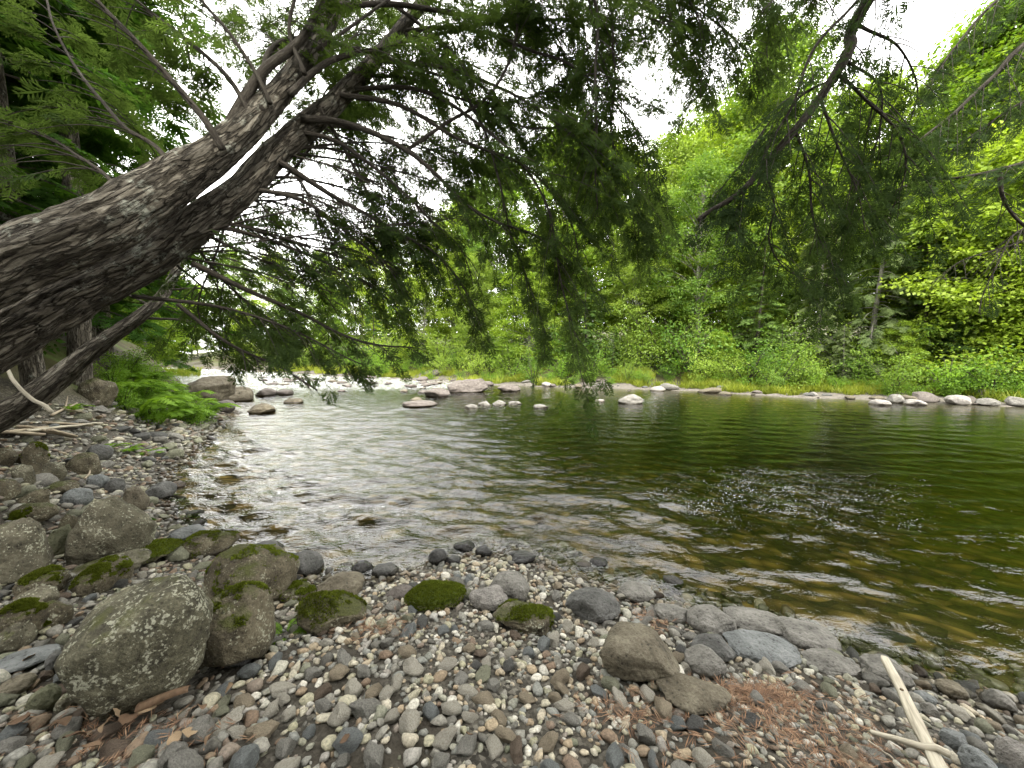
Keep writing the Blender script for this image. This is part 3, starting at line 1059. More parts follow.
MOSST = [tmpl([diamond((0, 0, 0), (0, 1, 0), .011, .0045), diamond((.002, 0, .001), (.5, 1, .2), .009, .004)])]
M_MOSS = foliage_mat('cushion_moss', (.045, .05, .008), (.13, .165, .022), trans=.25, nscale=9, gloss=0)
NB = 'boulders on the near bank'
NEAR_ROCKS = [
    ((54, 574, 214, 722), 'lichen', 'huge round lichen speckled boulder standing in the pebbles', 'the huge lichen boulder', dict(cuts=5, rough=.07, boxy=.5, depth=.8, seed=4, embed=.25)),
    ((193, 582, 276, 668), 'mossy', 'brown mossy boulder leaning beside the right flank of the huge lichen boulder', 'the brown mossy boulder', dict(seed=9, boxy=.5, embed=.3)),
    ((203, 544, 300, 622), 'mossy', 'tall brown rounded boulder with moss, behind the brown mossy boulder', 'the tall brown boulder', dict(seed=15, cuts=5)),
    ((66, 496, 156, 556), 'tanlich', 'sloping lichen boulder with a dark undercut left side, beside the moss slab', 'the sloping lichen boulder', dict(seed=31, cuts=9, boxy=.6)),
    ((-22, 517, 51, 574), 'tanlich', 'blocky lichen stone cut by the edge of the view', 'the blocky lichen stone', dict(seed=8, boxy=1.5)),
    ((49, 524, 71, 554), 'olive', 'small upright post shaped mossy stone', None, dict(boxy=2, seed=2, sub=4)),
    ((102, 539, 181, 561), 'green', 'long flat slab covered in bright green moss', 'the moss slab', dict(cuts=4, seed=77)),
    ((68, 548, 150, 572), 'tanlich', 'long flat pale lichen slab in front of the sloping lichen boulder', 'the flat lichen slab', dict(seed=17, cuts=9)),
    ((-12, 551, 42, 578), 'tanlich', 'whitish lichen crusted stone below the blocky lichen stone', None, dict(seed=23)),
    ((14, 566, 71, 594), 'mossy', 'ridged angular stone, half moss and half pale', 'the ridged mossy stone', dict(seed=25, cuts=10)),
    ((12, 585, 58, 608), 'tanlich', 'lens shaped speckled stone lying on moss', 'the lens shaped stone', dict(seed=29, cuts=3)),
    ((-14, 599, 52, 634), 'mossy', 'low mossy rock left of the huge lichen boulder', None, dict(seed=35)),
    ((72, 563, 116, 590), 'mossy', 'sloping mossy stone squeezed behind the top of the huge lichen boulder', None, dict(seed=36)),
    ((-20, 644, 62, 676), 'slate', 'smooth green grey slab wedged left of the huge lichen boulder', 'the green grey slab', dict(seed=41, cuts=4)),
    ((-12, 672, 38, 700), 'brown', 'brown smooth rock below the green grey slab', None, dict(seed=43)),
    ((24, 683, 62, 718), 'olive', 'olive tapered stone near the foot of the huge lichen boulder', None, dict(seed=45, cuts=5)),
    ((53, 691, 81, 717), 'tanlich', 'rough pale cobble touching the foot of the huge lichen boulder', None, dict(seed=46, sub=4)),
    ((180, 531, 240, 564), 'mossy', 'squat mossy rock at the end of the moss slab by the water', None, dict(seed=48)),
    ((168, 524, 208, 542), 'slate', 'flat smooth grey wet rock lying in the water edge', None, dict(seed=49, cuts=4)),
    ((279, 550, 324, 583), 'dark', 'dark round boulder at the waterline', 'the dark round boulder', dict(seed=51, cuts=3, rough=.06)),
    ((315, 571, 365, 603), 'brown', 'dark brown angular rock just right of the dark round boulder', 'the dark angular rock', dict(seed=53, cuts=10)),
    ((296, 591, 368, 637), 'mossy', 'wedge boulder with mossy slope, near the middle of the beach', 'the mossy wedge boulder', dict(seed=55, cuts=8, tilt=14)),
    ((276, 580, 318, 606), 'mossy', 'mossy stone tucked between the tall brown boulder and the mossy wedge boulder', None, dict(seed=56)),
    ((405, 581, 466, 613), 'green', 'round cushion of bright moss on a low boulder', 'the moss cushion boulder', dict(seed=57, cuts=4)),
    ((469, 584, 508, 613), 'pale', 'pale speckled granite boulder beside the moss cushion boulder', 'the pale granite boulder', dict(seed=59, cuts=4)),
    ((487, 570, 530, 607), 'granite', 'grey smooth boulder behind the pale granite boulder', None, dict(seed=61, cuts=3)),
    ((492, 600, 554, 638), 'mossy', 'dark sided wedge stone with yellow green moss on its top', 'the yellow mossed stone', dict(seed=63, cuts=9, boxy=.8)),
    ((565, 587, 621, 625), 'dark', 'dark grey domed boulder with rough skin', 'the dark domed boulder', dict(seed=65, cuts=3)),
    ((599, 621, 680, 682), 'brown', 'big brown flat topped boulder in the middle of the beach', 'the flat topped boulder', dict(seed=67, cuts=6, boxy=1.2, rough=.06, embed=.3)),
    ((656, 670, 732, 716), 'brown', 'sharp edged brown wedge boulder in front of the flat topped boulder', 'the sharp brown wedge', dict(seed=70, cuts=12, tilt=12)),
    ((684, 644, 727, 680), 'granite', 'oval grey boulder behind the sharp brown wedge', 'the oval grey boulder', dict(seed=71, cuts=3)),
    ((690, 633, 736, 664), 'dark', 'long dark grey rock behind the oval grey boulder', None, dict(seed=73)),
    ((617, 581, 656, 604), 'granite', 'smooth grey stone at the water edge behind the dark domed boulder', None, dict(seed=75, cuts=3)),
    ((654, 603, 691, 626), 'granite', 'rounded grey rock right of the dark domed boulder', None, dict(seed=78, cuts=4)),
    ((686, 604, 737, 639), 'granite', 'broad grey boulder at the water edge, left of the grey twin boulders', 'the broad grey boulder', dict(seed=79, cuts=4)),
    ((722, 606, 792, 638), 'granite', 'long low grey boulder lying half in the river', 'the long grey boulder', dict(seed=81, cuts=4)),
    ((722, 629, 802, 670), 'slate', 'smooth dark slate slab beside the rusty needles', 'the slate slab', dict(seed=83, cuts=4, boxy=.6)),
    ((770, 616, 842, 654), 'granite', 'big rounded grey rock sloping into the dark water', 'the sloping grey rock', dict(seed=85, cuts=3)),
    ((800, 648, 862, 678), 'granite', 'low grey rock behind the pale driftwood plank, lightly pitted', 'the low pitted rock', dict(seed=87)),
    ((858, 653, 916, 692), 'granite', 'tan grey rock under the upper end of the driftwood plank', 'the rock under the plank', dict(seed=89)),
    ((957, 744, 1004, 784), 'slate', 'dark grey boulder right of the lower end of the plank', 'the lower grey boulder', dict(seed=91, boxy=.6)),
    ((994, 736, 1060, 790), 'pale', 'pale tan boulder cut by the corner of the view', None, dict(seed=93, boxy=.6)),
    ((934, 678, 970, 702), 'brown', 'brown rounded rock at the water edge right of the plank', None, dict(seed=95, cuts=4)),
    ((961, 671, 997, 689), 'pale', 'smooth pale oval stone with wet rim in the shallows', None, dict(seed=97, cuts=2, rough=.04)),
    ((978, 688, 1020, 716), 'granite', 'grey rock ridge sloping down to the water right of the pale oval stone', None, dict(seed=99)),
    ((938, 727, 968, 752), 'slate', 'grey block between the plank and the dark grey boulder', None, dict(seed=101, boxy=1)),
    ((918, 702, 940, 720), 'granite', 'rounded grey cobble right of the middle of the plank', None, dict(seed=102)),
    ((912, 690, 938, 706), 'slate', 'blue grey oval cobble right of the upper plank', None, dict(seed=104, cuts=3)),
    ((428, 548, 448, 568), 'wet', 'small upright wet dark stone standing in the shallows', None, dict(seed=103, cuts=3, sub=4)),
    ((371, 562, 399, 580), 'dark', 'lens shaped grey stone at the waterline', None, dict(seed=105, cuts=3, sub=4)),
    ((350, 560, 376, 578), 'wet', 'wet black stone left of the lens shaped waterline stone', None, dict(seed=106, sub=4)),
    ((336, 562, 353, 575), 'granite', 'small grey stone right of the dark round boulder in the water edge', None, dict(seed=107, sub=4)),
    ((453, 540, 476, 554), 'wet', 'wet stone farthest out on the shallow gravel spit', None, dict(seed=108, sub=4)),
    ((475, 544, 492, 557), 'wet', 'second wet stone along the shallow gravel spit', None, dict(seed=109, sub=4)),
    ((508, 550, 536, 566), 'wet', 'flat wet dark stone on the right of the gravel spit', None, dict(seed=110, sub=4)),
    ((574, 560, 592, 572), 'red', 'small reddish stone showing above the shallows', None, dict(seed=111, sub=4)),
    ((589, 557, 608, 569), 'wet', 'dark red tilted stone poking out of the shallows', None, dict(seed=112, sub=4, cuts=10)),
    ((662, 574, 684, 590), 'dark', 'single grey stone standing off the beach in the water', None, dict(seed=113, sub=4)),
    ((385, 584, 414, 602), 'red', 'tan brown stone left of the moss cushion boulder', None, dict(seed=114, sub=4)),
    ((445, 555, 462, 566), 'wet', 'low wet cobble right of the upright wet stone', None, dict(seed=115, sub=4)),
    ((864, 627, 917, 643), 'wet', 'flat dark rock awash in the pool', None, dict(seed=117, cuts=4, sub=4)),
    ((854, 634, 876, 644), 'pale', 'upper of two pale pebbles with white rims in the pool', None, dict(seed=118, sub=4, cuts=2)),
    ((852, 641, 873, 652), 'pale', 'lower of two pale pebbles with white rims in the pool', None, dict(seed=119, sub=4, cuts=2)),
    ((873, 644, 901, 658), 'granite', 'grey stone at the water edge above the plank tip', None, dict(seed=120, sub=4)),
((36, 600, 72, 626), 'mossy', 'brown mossy stone wedged against the left flank of the huge lichen boulder', None, dict(seed=202)),
    ((-8, 622, 36, 648), 'tanlich', 'pale crusted stone above the green grey slab', None, dict(seed=203)),
    ((44, 650, 72, 676), 'dark', 'dark angular stone right of the green grey slab', None, dict(seed=204, cuts=10, sub=4)),
    ((96, 556, 132, 582), 'mossy', 'mossy stone right of the sloping mossy stone, behind the huge lichen boulder', None, dict(seed=205)),
    ((60, 514, 82, 540), 'mossy', 'dark mossy stone between the post shaped stone and the sloping lichen boulder', None, dict(seed=206, sub=4)),
    ((240, 540, 284, 566), 'dark', 'dark wet rock behind the tall brown boulder', None, dict(seed=207, cuts=5)),
    ((218, 640, 262, 668), 'dark', 'dark stone in the hollow under the brown mossy boulder', None, dict(seed=208, sub=4)),
    ((66, 452, 100, 470), 'mossy', 'dark mossy stone right of the mossy block', None, dict(seed=209, sub=4)),
    ((86, 444, 112, 458), 'dark', 'dark rock at the right end of the driftwood boards', None, dict(seed=210, sub=4)),
    ((60, 488, 92, 504), 'slate', 'grey flat rock above the sloping lichen boulder', None, dict(seed=211, sub=4)),
    ((-10, 480, 20, 500), 'mossy', 'mossy stone at the edge of view below the small tan square stone', None, dict(seed=212, sub=4)),
    # left bank, farther up
    ((123, 486, 148, 508), 'brown', 'round brown stone by the water, above the sloping lichen boulder', 'the round brown stone', dict(seed=121, sub=4, cuts=4)),
    ((144, 481, 175, 497), 'dark', 'long dark stone lying in the water edge beside the round brown stone', 'the long dark stone', dict(seed=123, sub=4, cuts=4)),
    ((22, 442, 50, 478), 'mossy', 'mossy block under the pile of driftwood slats', 'the mossy block', dict(seed=125, boxy=1.2)),
    ((13, 464, 34, 484), 'tanlich', 'small tan square stone left of the mossy block', None, dict(seed=126, sub=4, boxy=1)),
    ((40, 464, 66, 484), 'tanlich', 'angular tan stone in front of the mossy block', 'the angular tan stone', dict(seed=127, sub=4, cuts=10)),
    ((-12, 418, 12, 436), 'mossy', 'mossy stone at the edge of view below the dark hollow', None, dict(seed=128, sub=4)),
    ((76, 379, 119, 411), 'mossy', 'big mossy boulder in shade beneath the leaning trunks', 'the shaded boulder', dict(seed=129, cuts=5)),
    ((46, 480, 78, 492), 'mossy', 'low flat mossy stone right of the angular tan stone', None, dict(seed=130, sub=4)),
    ((18, 487, 48, 502), 'mossy', 'mossy hump below the angular tan stone', None, dict(seed=131, sub=4)),
    ((8, 503, 58, 524), 'mossy', 'dark mossy mound behind the blocky lichen stone', None, dict(seed=132)),
    ((105, 478, 124, 490), 'dark', 'dark grey flat stone left of the round brown stone', None, dict(seed=133, sub=4)),
    ((88, 474, 108, 486), 'slate', 'grey slab stone on the bank left of the dark grey flat stone', None, dict(seed=134, sub=4)),
    # upstream
    ((170, 376, 236, 406), 'brown', 'big fractured dark boulder among ferns upstream', 'the fractured boulder', dict(seed=135, cuts=12, boxy=.3, tilt=-8)),
    ((222, 386, 254, 406), 'brown', 'low tail of brown rock right of the fractured boulder', None, dict(seed=136)),
    ((208, 399, 236, 413), 'red', 'small reddish rock below the fractured boulder', None, dict(seed=137, sub=4)),
    ((247, 403, 276, 417), 'brown', 'rounded brown boulder out in the current', 'the current boulder', dict(seed=138, cuts=4)),
    ((255, 388, 278, 399), 'red', 'reddish angular rock in the rapids', 'the reddish rapids rock', dict(seed=139, sub=4, cuts=10)),
    ((276, 389, 294, 398), 'red', 'flat pinkish rock right of the reddish rapids rock', None, dict(seed=140, sub=4)),
    ((283, 398, 304, 406), 'brown', 'low brown rock barely out of the current', None, dict(seed=141, sub=4)),
    ((447, 379, 488, 397), 'red', 'large angular red brown boulder on the far gravel bar', 'the red brown boulder', dict(seed=143, cuts=11, tilt=-10, boxy=.4)),
    ((424, 388, 450, 400), 'red', 'reddish boulder left of the large angular red brown boulder', None, dict(seed=144, sub=4)),
    ((402, 400, 438, 409), 'red', 'flat pinkish rock shelf in the water below the gravel bar', None, dict(seed=145, sub=4)),
    ((497, 384, 521, 394), 'red', 'pinkish smooth rock right of the large red brown boulder', None, dict(seed=146, sub=4)),
    ((463, 404, 479, 413), 'granite', 'pale stone at the left end of the midstream line of stones', None, dict(seed=147, sub=4, cuts=12, rough=.2, embed=.7)),
    ((478, 401, 492, 410), 'granite', 'second pale stone in the midstream line of stones', None, dict(seed=148, sub=4, cuts=12, rough=.2, embed=.7)),
    ((491, 400, 507, 409), 'granite', 'lumpy pale stone in the midstream line of stones', None, dict(seed=149, sub=4, cuts=12, rough=.2, embed=.7)),
    ((508, 401, 522, 408), 'granite', 'flat pale stone right of the lumpy one in midstream', None, dict(seed=150, sub=4, cuts=12, rough=.2, embed=.7)),
    ((533, 404, 549, 411), 'granite', 'last pale stone at the right end of the midstream line', None, dict(seed=151, sub=4, cuts=12, rough=.2, embed=.7)),
    ((618, 394, 644, 407), 'granite', 'pale lone rock standing in the pool near the far bank', 'the lone pale rock', dict(seed=153, cuts=9, sub=4, rough=.15)),
    ((595, 399, 605, 404), 'pale', 'tiny pale stone left of the lone rock in the pool', None, dict(seed=154, sub=3)),
    ((868, 399, 892, 408), 'pale', 'flat grey rock at the far waterline, left of the far rounded rock', None, dict(seed=155, sub=4)),
    ((886, 394, 905, 407), 'granite', 'rounded grey rock at the far waterline', None, dict(seed=156, sub=4)),
    ((902, 399, 928, 408), 'pale', 'broad pale rock right of the far rounded rock', None, dict(seed=157, sub=4)),
    ((943, 396, 972, 408), 'pale', 'pale tilted rock with dark underside at the far waterline', 'the tilted far rock', dict(seed=158, sub=4, cuts=10)),
    ((974, 398, 1001, 408), 'granite', 'grey low rock right of the tilted far rock', None, dict(seed=159, sub=4)),
    ((1004, 396, 1030, 408), 'granite', 'grey rock at the far waterline cut by the view edge', None, dict(seed=160, sub=4)),
    ((966, 389, 992, 400), 'red', 'reddish rock above the grey low rock on the far bank', None, dict(seed=161, sub=4)),
    ((938, 385, 966, 396), 'red', 'pinkish boulder in the far grass above the tilted far rock', None, dict(seed=162, sub=4)),
    ((910, 377, 938, 388), 'red', 'pinkish boulder half hidden highest in the far grass', None, dict(seed=163, sub=4)),
]
for box, kind, label, short, kw in NEAR_ROCKS:
    if box[0] < 175 and 440 < box[1] < 640 and box[3] - box[1] < 70:
        box = (box[0] - 2, box[1], box[2] + 2, box[3] + .38 * (box[3] - box[1]))
    rock(box, kind, label, short=short, **kw)


def ordinal(n):
    w = ['', 'first', 'second', 'third', 'fourth', 'fifth', 'sixth', 'seventh', 'eighth', 'ninth', 'tenth', 'eleventh', 'twelfth', 'thirteenth', 'fourteenth',
         'fifteenth', 'sixteenth', 'seventeenth', 'eighteenth', 'nineteenth', 'twentieth']
    t = {2: 'twenty', 3: 'thirty', 4: 'forty', 5: 'fifty', 6: 'sixty', 7: 'seventy', 8: 'eighty', 9: 'ninety'}
    if n <= 20:
        return w[n]
    if n % 10 == 0:
        return t[n // 10][:-1] + 'ieth'
    return t[n // 10] + '-' + w[n % 10]


MARKS = [(x, y, s) for x, y, s, _ in LAND if s]
PENDING = {}


def describe(o, adj, x, y):
    """label a stone by its look and by the named boulder it lies next to; ties are ranked by distance once all are known"""
    i = min(range(len(MARKS)), key=lambda k: (MARKS[k][0] - x) ** 2 + (MARKS[k][1] - y) ** 2)
    mx, my, s = MARKS[i]
    # directions as a viewer on the beach sees them
    b = math.atan2(mx, my)
    rt = (x - mx) * math.cos(b) - (y - my) * math.sin(b)
    aw = (x - mx) * math.sin(b) + (y - my) * math.cos(b)
    rel = ('right of' if rt > 0 else 'left of') if abs(rt) > abs(aw) else ('behind' if aw > 0 else 'in front of')
    PENDING.setdefault((adj, rel, s), []).append((math.hypot(rt, aw), o))


def flush_labels():
    for (adj, rel, s), L in PENDING.items():
        L.sort(key=lambda t: t[0])
        for k, (_, o) in enumerate(L):
            if len(L) == 1:
                o['label'] = f'{adj} {rel} {s}'
            elif k == 0:
                o['label'] = f'{adj} {rel} {s}, nearest to it'
            elif k == len(L) - 1:
                o['label'] = f'{adj} {rel} {s}, farthest from it'
            else:
                o['label'] = f'{adj} {rel} {s}, {ordinal(k + 1)} nearest to it'
    PENDING.clear()


# ---- stones along the far waterline
def far_shore_stones():
    pts = [p for p in FAR if 11 < p[1] < 40 and -16 < p[0] < 20]
    pts = np.array(pts)
    shapes = [new_mesh('shore_rock', rock_shape(900 + i, 3, 7, .1)[0], [ico(3)[1]]) for i in range(8)]
    kinds = ['granite', 'brown', 'red', 'dark', 'brown', 'pale']
    allm = {(i, k): None for i in range(8) for k in set(kinds)}
    items = []
    n = 105
    seg = np.concatenate([[0], np.cumsum(np.linalg.norm(np.diff(pts, axis=0), axis=1))])
    for k in range(n):
        s = (k + rng.uniform(.1, .9)) / n * seg[-1]
        i = min(np.searchsorted(seg, s), len(pts) - 1)
        p = pts[i] + rng.normal(0, .45, 2)
        p[1] += abs(rng.normal(0, .9)) * (1 + max(0, (p[1] - 16) * .05))
        r = .10 * math.exp(rng.normal(.12, .6))
        r = min(r, .5)
        kd = kinds[int(rng.integers(len(kinds)))]
        if p[0] < 0 and rng.random() < .5:
            kd = 'red'
        sh = int(rng.integers(8))
        if allm[(sh, kd)] is None:
            m = shapes[sh].copy()
            m.materials.append(ROCK[kd])
            allm[(sh, kd)] = m
        o = link('shore_rock', allm[(sh, kd)], loc=(p[0], p[1], max(g1(p[0], p[1]), -.05) + r * .22))
        o.scale = (r * rng.uniform(.9, 1.7), r * rng.uniform(.8, 1.2), r * rng.uniform(.45, .75))
        o.rotation_euler = (rng.normal(0, .15), rng.normal(0, .15), rng.uniform(0, 6.28))
        items.append((math.atan2(p[0], p[1]), kd, r, o))
    cols = {'pale': 'pale grey', 'granite': 'grey', 'red': 'reddish', 'brown': 'brown', 'dark': 'dark grey'}
    by = {}
    for a, kd, r, o in items:
        by.setdefault((kd, r > .19), []).append((a, o))
    for (kd, big), L in by.items():
        L.sort(key=lambda t: -t[0])
        for k, (a, o) in enumerate(L):
            tag(o, f"{'large' if big else 'small'} {cols[kd]} rock along the far waterline, {ordinal(k + 1)} of its kind from the right", 'rock', 'rocks along the far waterline')


far_shore_stones()

# ---- rocks scattered through the rapids upstream
ri = []
for k in range(34):
    px = rng.uniform(262, 440)
    py = 373.5 + (px - 262) / 178 * 9 + abs(rng.normal(0, 6.5))
    p = on_plane(px, py)
    r = rng.uniform(.12, .32)
    o = link('rapids_rock', new_mesh('rapids_rock', rock_shape(1200 + k, 3, 9, .12)[0] * [r * rng.uniform(1, 1.8), r, r * rng.uniform(.35, .6)], [ico(3)[1]]),
             ROCK[['red', 'brown', 'granite', 'red'][k % 4]], loc=(p[0], p[1], .02))
    o.rotation_euler = (0, 0, rng.uniform(0, 6))
    ri.append((px, k % 4, o))
for kk, nm in ((0, 'reddish'), (1, 'brown'), (2, 'grey'), (3, 'pinkish')):
    L = sorted([(px, o) for px, k, o in ri if k == kk], key=lambda t: t[0])
    for j, (px, o) in enumerate(L):
        tag(o, f'{nm} low rock breaking the upstream rapids, {ordinal(j + 1)} of its colour from the left', 'rock', 'rocks in the rapids')

# ------------------------------------------------------------------ pebble beach
PSH = [rock_shape(2000 + i, 2 if i < 8 else 4, 12 if i % 3 else 6, .13, flat=1.0, dlo=.5, dhi=.85)[0] for i in range(22)]


def blocked(x, y, grow=0.0):
    for ox, oy, a, b in OCC:
        if abs(x - ox) < a + grow and abs(y - oy) < b + grow and ((x - ox) / (a + grow)) ** 2 + ((y - oy) / (b + grow)) ** 2 < 1:
            return True
    return False


cells = {}


def free(x, y, r, k=.8):
    c = .12
    i, j = int(x // c), int(y // c)
    m = int(r / c) + 2
    for a in range(i - m, i + m + 1):
        for b in range(j - m, j + m + 1):
            for (qx, qy, qr) in cells.get((a, b), ()):
                if (qx - x) ** 2 + (qy - y) ** 2 < (k * (r + qr)) ** 2:
                    return False
    return True


def occupy(x, y, r):
    cells.setdefault((int(x // .12), int(y // .12)), []).append((x, y, r))


def visible_px(p):
    v = p - CAM
    d = v @ FWD
    if d < .3:
        return None
    return CX + F * (v @ RIGHT) / d, CY - F * (v @ UP) / d, d


def fine_zone(px, py):
    """how fine the gravel is at this place (0 cobbles .. 1 grit)"""
    a = math.exp(-((px - 470) / 75) ** 2 - ((py - 655) / 40) ** 2)
    b = math.exp(-((px - 800) / 110) ** 2 - ((py - 730) / 60) ** 2)
    c = math.exp(-((px - 560) / 90) ** 2 - ((py - 720) / 40) ** 2) * .55
    return min(1, a * .8 + b + c)


# candidates over the near bank
def sample_bank(n, rmin, rmax, zone=None):
    out = []
    xs = rng.uniform(-9.5, 4.2, n)
    ys = rng.uniform(.9, 12.5, n)
    keep = ((ys < 4.2) & (xs > -6.5)) | ((xs < -2) & (rng.random(n) < .75))
    xs, ys = xs[keep], ys[keep]
    sn = bil(GSN, xs, ys)
    hz = bil(GZ, xs, ys)
    ok = sn > -.45
    for x, y, s, h in zip(xs[ok], ys[ok], sn[ok], hz[ok]):
        vp = visible_px(np.array([x, y, h]))
        if vp is None or not (-30 < vp[0] < 1054 and 405 < vp[1] < 800):
            continue
        out.append((x, y, s, h, vp))
    return out


# 1. cobbles one can tell apart: own objects
pebmesh = {}
COBB = []
cand = sample_bank(26000, 0, 0)
ncob, nst = 0, 0
for x, y, s, h, (px, py, d) in cand:
    leftbank = px < 230 and py < 575
    if leftbank:
        if nst >= 95 or s < -.15:
            continue
        r = rng.uniform(.04, .09) * (1.0 if d < 5 else 1.25)
    else:
        if ncob >= 300 or s < -.1:
            continue
        fz = fine_zone(px, py)
        if py < 575 or rng.random() < fz * .95:
            continue
        r = rng.uniform(.022, .042) * (1.2 if (px < 420 and py > 640) else 1.0)
        if rng.random() > (py - 540) / 190:
            continue
    if blocked(x, y, r * .6) or not free(x, y, r, .95):
        continue
    occupy(x, y, r)
    if leftbank:
        nst += 1
    else:
        ncob += 1
    cw = [.2, .12, .24, .06, .06, .14, .18] if px < 200 else [.25, .15, .15, .15, .16, .07, .07] if px < 560 else [.33, .12, .16, .12, .15, .08, .04]
    if leftbank:
        cw = [.16, .06, .30, .03, .02, .17, .26]
    colr = list(PEB)[int(rng.choice(7, p=np.array(cw) / sum(cw)))]
    sh = int(rng.integers(8, 22))
    key = (sh, colr)
    if key not in pebmesh:
        m = new_mesh('pebble', PSH[sh] * .5, [ico(2 if sh < 8 else 4)[1]])
        m.materials.append(PEB[colr])
        pebmesh[key] = m
    nm = 'bank_stone' if leftbank else 'pebble'
    o = link(nm, pebmesh[key])
    ex = rng.uniform(1.0, 1.6)
    fl = rng.uniform(.5, .85)
    o.scale = (2 * r * ex, 2 * r * rng.uniform(.8, 1.0), 2 * r * fl)
    o.rotation_euler = (rng.normal(0, .22), rng.normal(0, .22), rng.uniform(0, 6.28))
    o.location = (x, y, max(h, -.06) + r * fl * .62)
    sz = ('long ' if ex > 1.4 else '') + ('flat ' if fl < .6 else 'plump ' if fl > .75 else '')
    tag(o, None, 'stone' if leftbank else 'pebble', 'stones on the shaded bank' if leftbank else 'larger pebbles of the beach')
    describe(o, f"{sz}{colr} {'stone' if leftbank else 'pebble'}", x, y)
flush_labels()

# 2. the rest of the gravel: one mesh
GV = {2: [], 1: []}


def emit(x, y, h, r, s, sub, lift=.55):
    GV[sub].append((x, y, h + r * lift * .7, r, s))


cand = sample_bank(110000, 0, 0)
for x, y, s, h, (px, py, d) in cand:
    if px < 230 and py < 560:
        r = rng.uniform(.016, .045)
        if d > 6:
            r *= 1.4
    else:
        fz = fine_zone(px, py)
        r = (.011 + .021 * rng.random() ** 1.6) * (1 - .45 * fz)
        if px < 420 and py > 650:
            r *= 1.2
    if s < -.12 and px < 420:
        continue
    if s < -.1:
        r *= rng.uniform(1.0, 1.8)
        if rng.random() < .5:
            continue
    if blocked(x, y, 0) or not free(x, y, r, .86):
        continue
    occupy(x, y, r)
    emit(x, y, h, r, s, 2)
cand = sample_bank(90000, 0, 0)
for x, y, s, h, (px, py, d) in cand:
    if d > 5.0 or s < -.12:
        continue
    r = rng.uniform(.007, .016)
    if blocked(x, y, -.02) or not free(x, y, r, .45):
        continue
    emit(x, y, h - .002, r, s, 1)
buf = Buf()
for sub in (2, 1):
    A = np.array(GV[sub])
    n = len(A)
    if sub == 2:
        shp, Fc = [v for v in PSH[:8]], ico(2)[1]
    else:
        shp, Fc = [rock_shape(3000 + i, 1, 4, .12)[0] for i in range(8)], ico(1)[1]
    k = rng.integers(0, 8, n)
    th = rng.uniform(0, 6.28, n)
    tl = rng.normal(0, .3, n)
    tone = rng.random(n)
    lf = (A[:, 0] < -.75 * A[:, 1]) & (rng.random(n) < .8)
    tone[lf] = np.array([.02, .08, .10, .4, .74, .78, .99, .2])[rng.integers(0, 8, lf.sum())] + rng.uniform(-.02, .02, lf.sum())
    tone = np.clip(tone, 0, 1)
    wet = np.clip(1 - (A[:, 4] - .05) / .25, 0, 1)
    ex, fl = rng.uniform(.95, 1.7, n), rng.uniform(.45, .85, n)
    for i in range(8):
        m = np.where(k == i)[0]
        V = shp[i][None] * np.stack([A[m, 3] * ex[m], A[m, 3], A[m, 3] * fl[m]], -1)[:, None]
        c, s_ = np.cos(tl[m])[:, None], np.sin(tl[m])[:, None]
        V = np.stack([V[..., 0] * c + V[..., 2] * s_, V[..., 1], -V[..., 0] * s_ + V[..., 2] * c], -1)
        c, s_ = np.cos(th[m])[:, None], np.sin(th[m])[:, None]
        V = np.stack([V[..., 0] * c - V[..., 1] * s_, V[..., 0] * s_ + V[..., 1] * c, V[..., 2]], -1)
        V = V + A[m][:, None, :3]
        nv = V.shape[1]
        Ff = (Fc[None] + (np.arange(len(m)) * nv)[:, None, None]).reshape(-1, 3)
        at3 = np.repeat(np.c_[tone[m], wet[m], 0 * tone[m]], nv, 0)
        buf.add(V.reshape(-1, 3), None, Ff, at3)
print('gravel stones', len(GV[2]), len(GV[1]), 'cobbles', ncob, nst)
tag(link('gravel', buf.mesh('gravel', True, 'tone'), GRAVEL), 'mixed grey and tan gravel covering the near bank', None, None, 'stuff')

# ------------------------------------------------------------------ needles, dead leaves, driftwood
def needle_litter():
    b = Buf()
    patches = [(762, 673, 26, 7, 620), (700, 690, 42, 16, 140), (640, 700, 30, 14, 120), (795, 705, 40, 16, 220), (850, 742, 45, 22, 240), (700, 735, 60, 20, 90), 
               (375, 612, 25, 8, 150), (655, 590, 16, 6, 100), (120, 725, 60, 18, 250)]
    pos, dr = [], []
    for (cx, cy, sx, sy, n) in patches:
        for _ in range(n):
            px, py = cx + rng.normal(0, sx), cy + rng.normal(0, sy)
            p = on_plane(px, py, .25)
            p[2] = g1(p[0], p[1]) + rng.uniform(.008, .03)
            if blocked(p[0], p[1], -.02):
                continue
            pos.append(p)
            a = rng.uniform(0, 6.28)
            dr.append((math.cos(a), math.sin(a), rng.normal(0, .2)))
    T = [tmpl([diamond((0, 0, 0), (0, 1, 0), .05, .0035), diamond((.004, .01, .002), (.2, .97, .05), .045, .003)])]
    pos, dr = np.array(pos), np.array(dr)
    scatter(b, T, pos, frames(dr, np.tile([0, 0, 1.0], (len(pos), 1))), rng.uniform(.7, 1.4, len(pos)))
    tag(link('fallen_needles', b.mesh('fallen_needles', False, None), M_NEEDLELITTER), 'rust red fallen pine needles in patches between the stones', None, None, 'stuff')


needle_litter()


def dead_leaf_mesh(seed):
    r = np.random.default_rng(seed)
    n, m = 7, 5
    V, Q = [], []
    for i in range(n):
        t = i / (n - 1)
        w = math.sin(math.pi * min(1, t * .92 + .06)) ** .8 * .45
        for j in range(m):
            u = (j / (m - 1) - .5) * 2
            V.append((u * w, t - .5, .28 * u * u * w + .18 * math.sin(t * 3 + seed) + .03 * r.normal()))
    for i in range(n - 1):
        for j in range(m - 1):
            Q.append((i * m + j, i * m + j + 1, (i + 1) * m + j + 1, (i + 1) * m + j))
    return new_mesh('dead_leaf', np.array(V), [np.array(Q)])


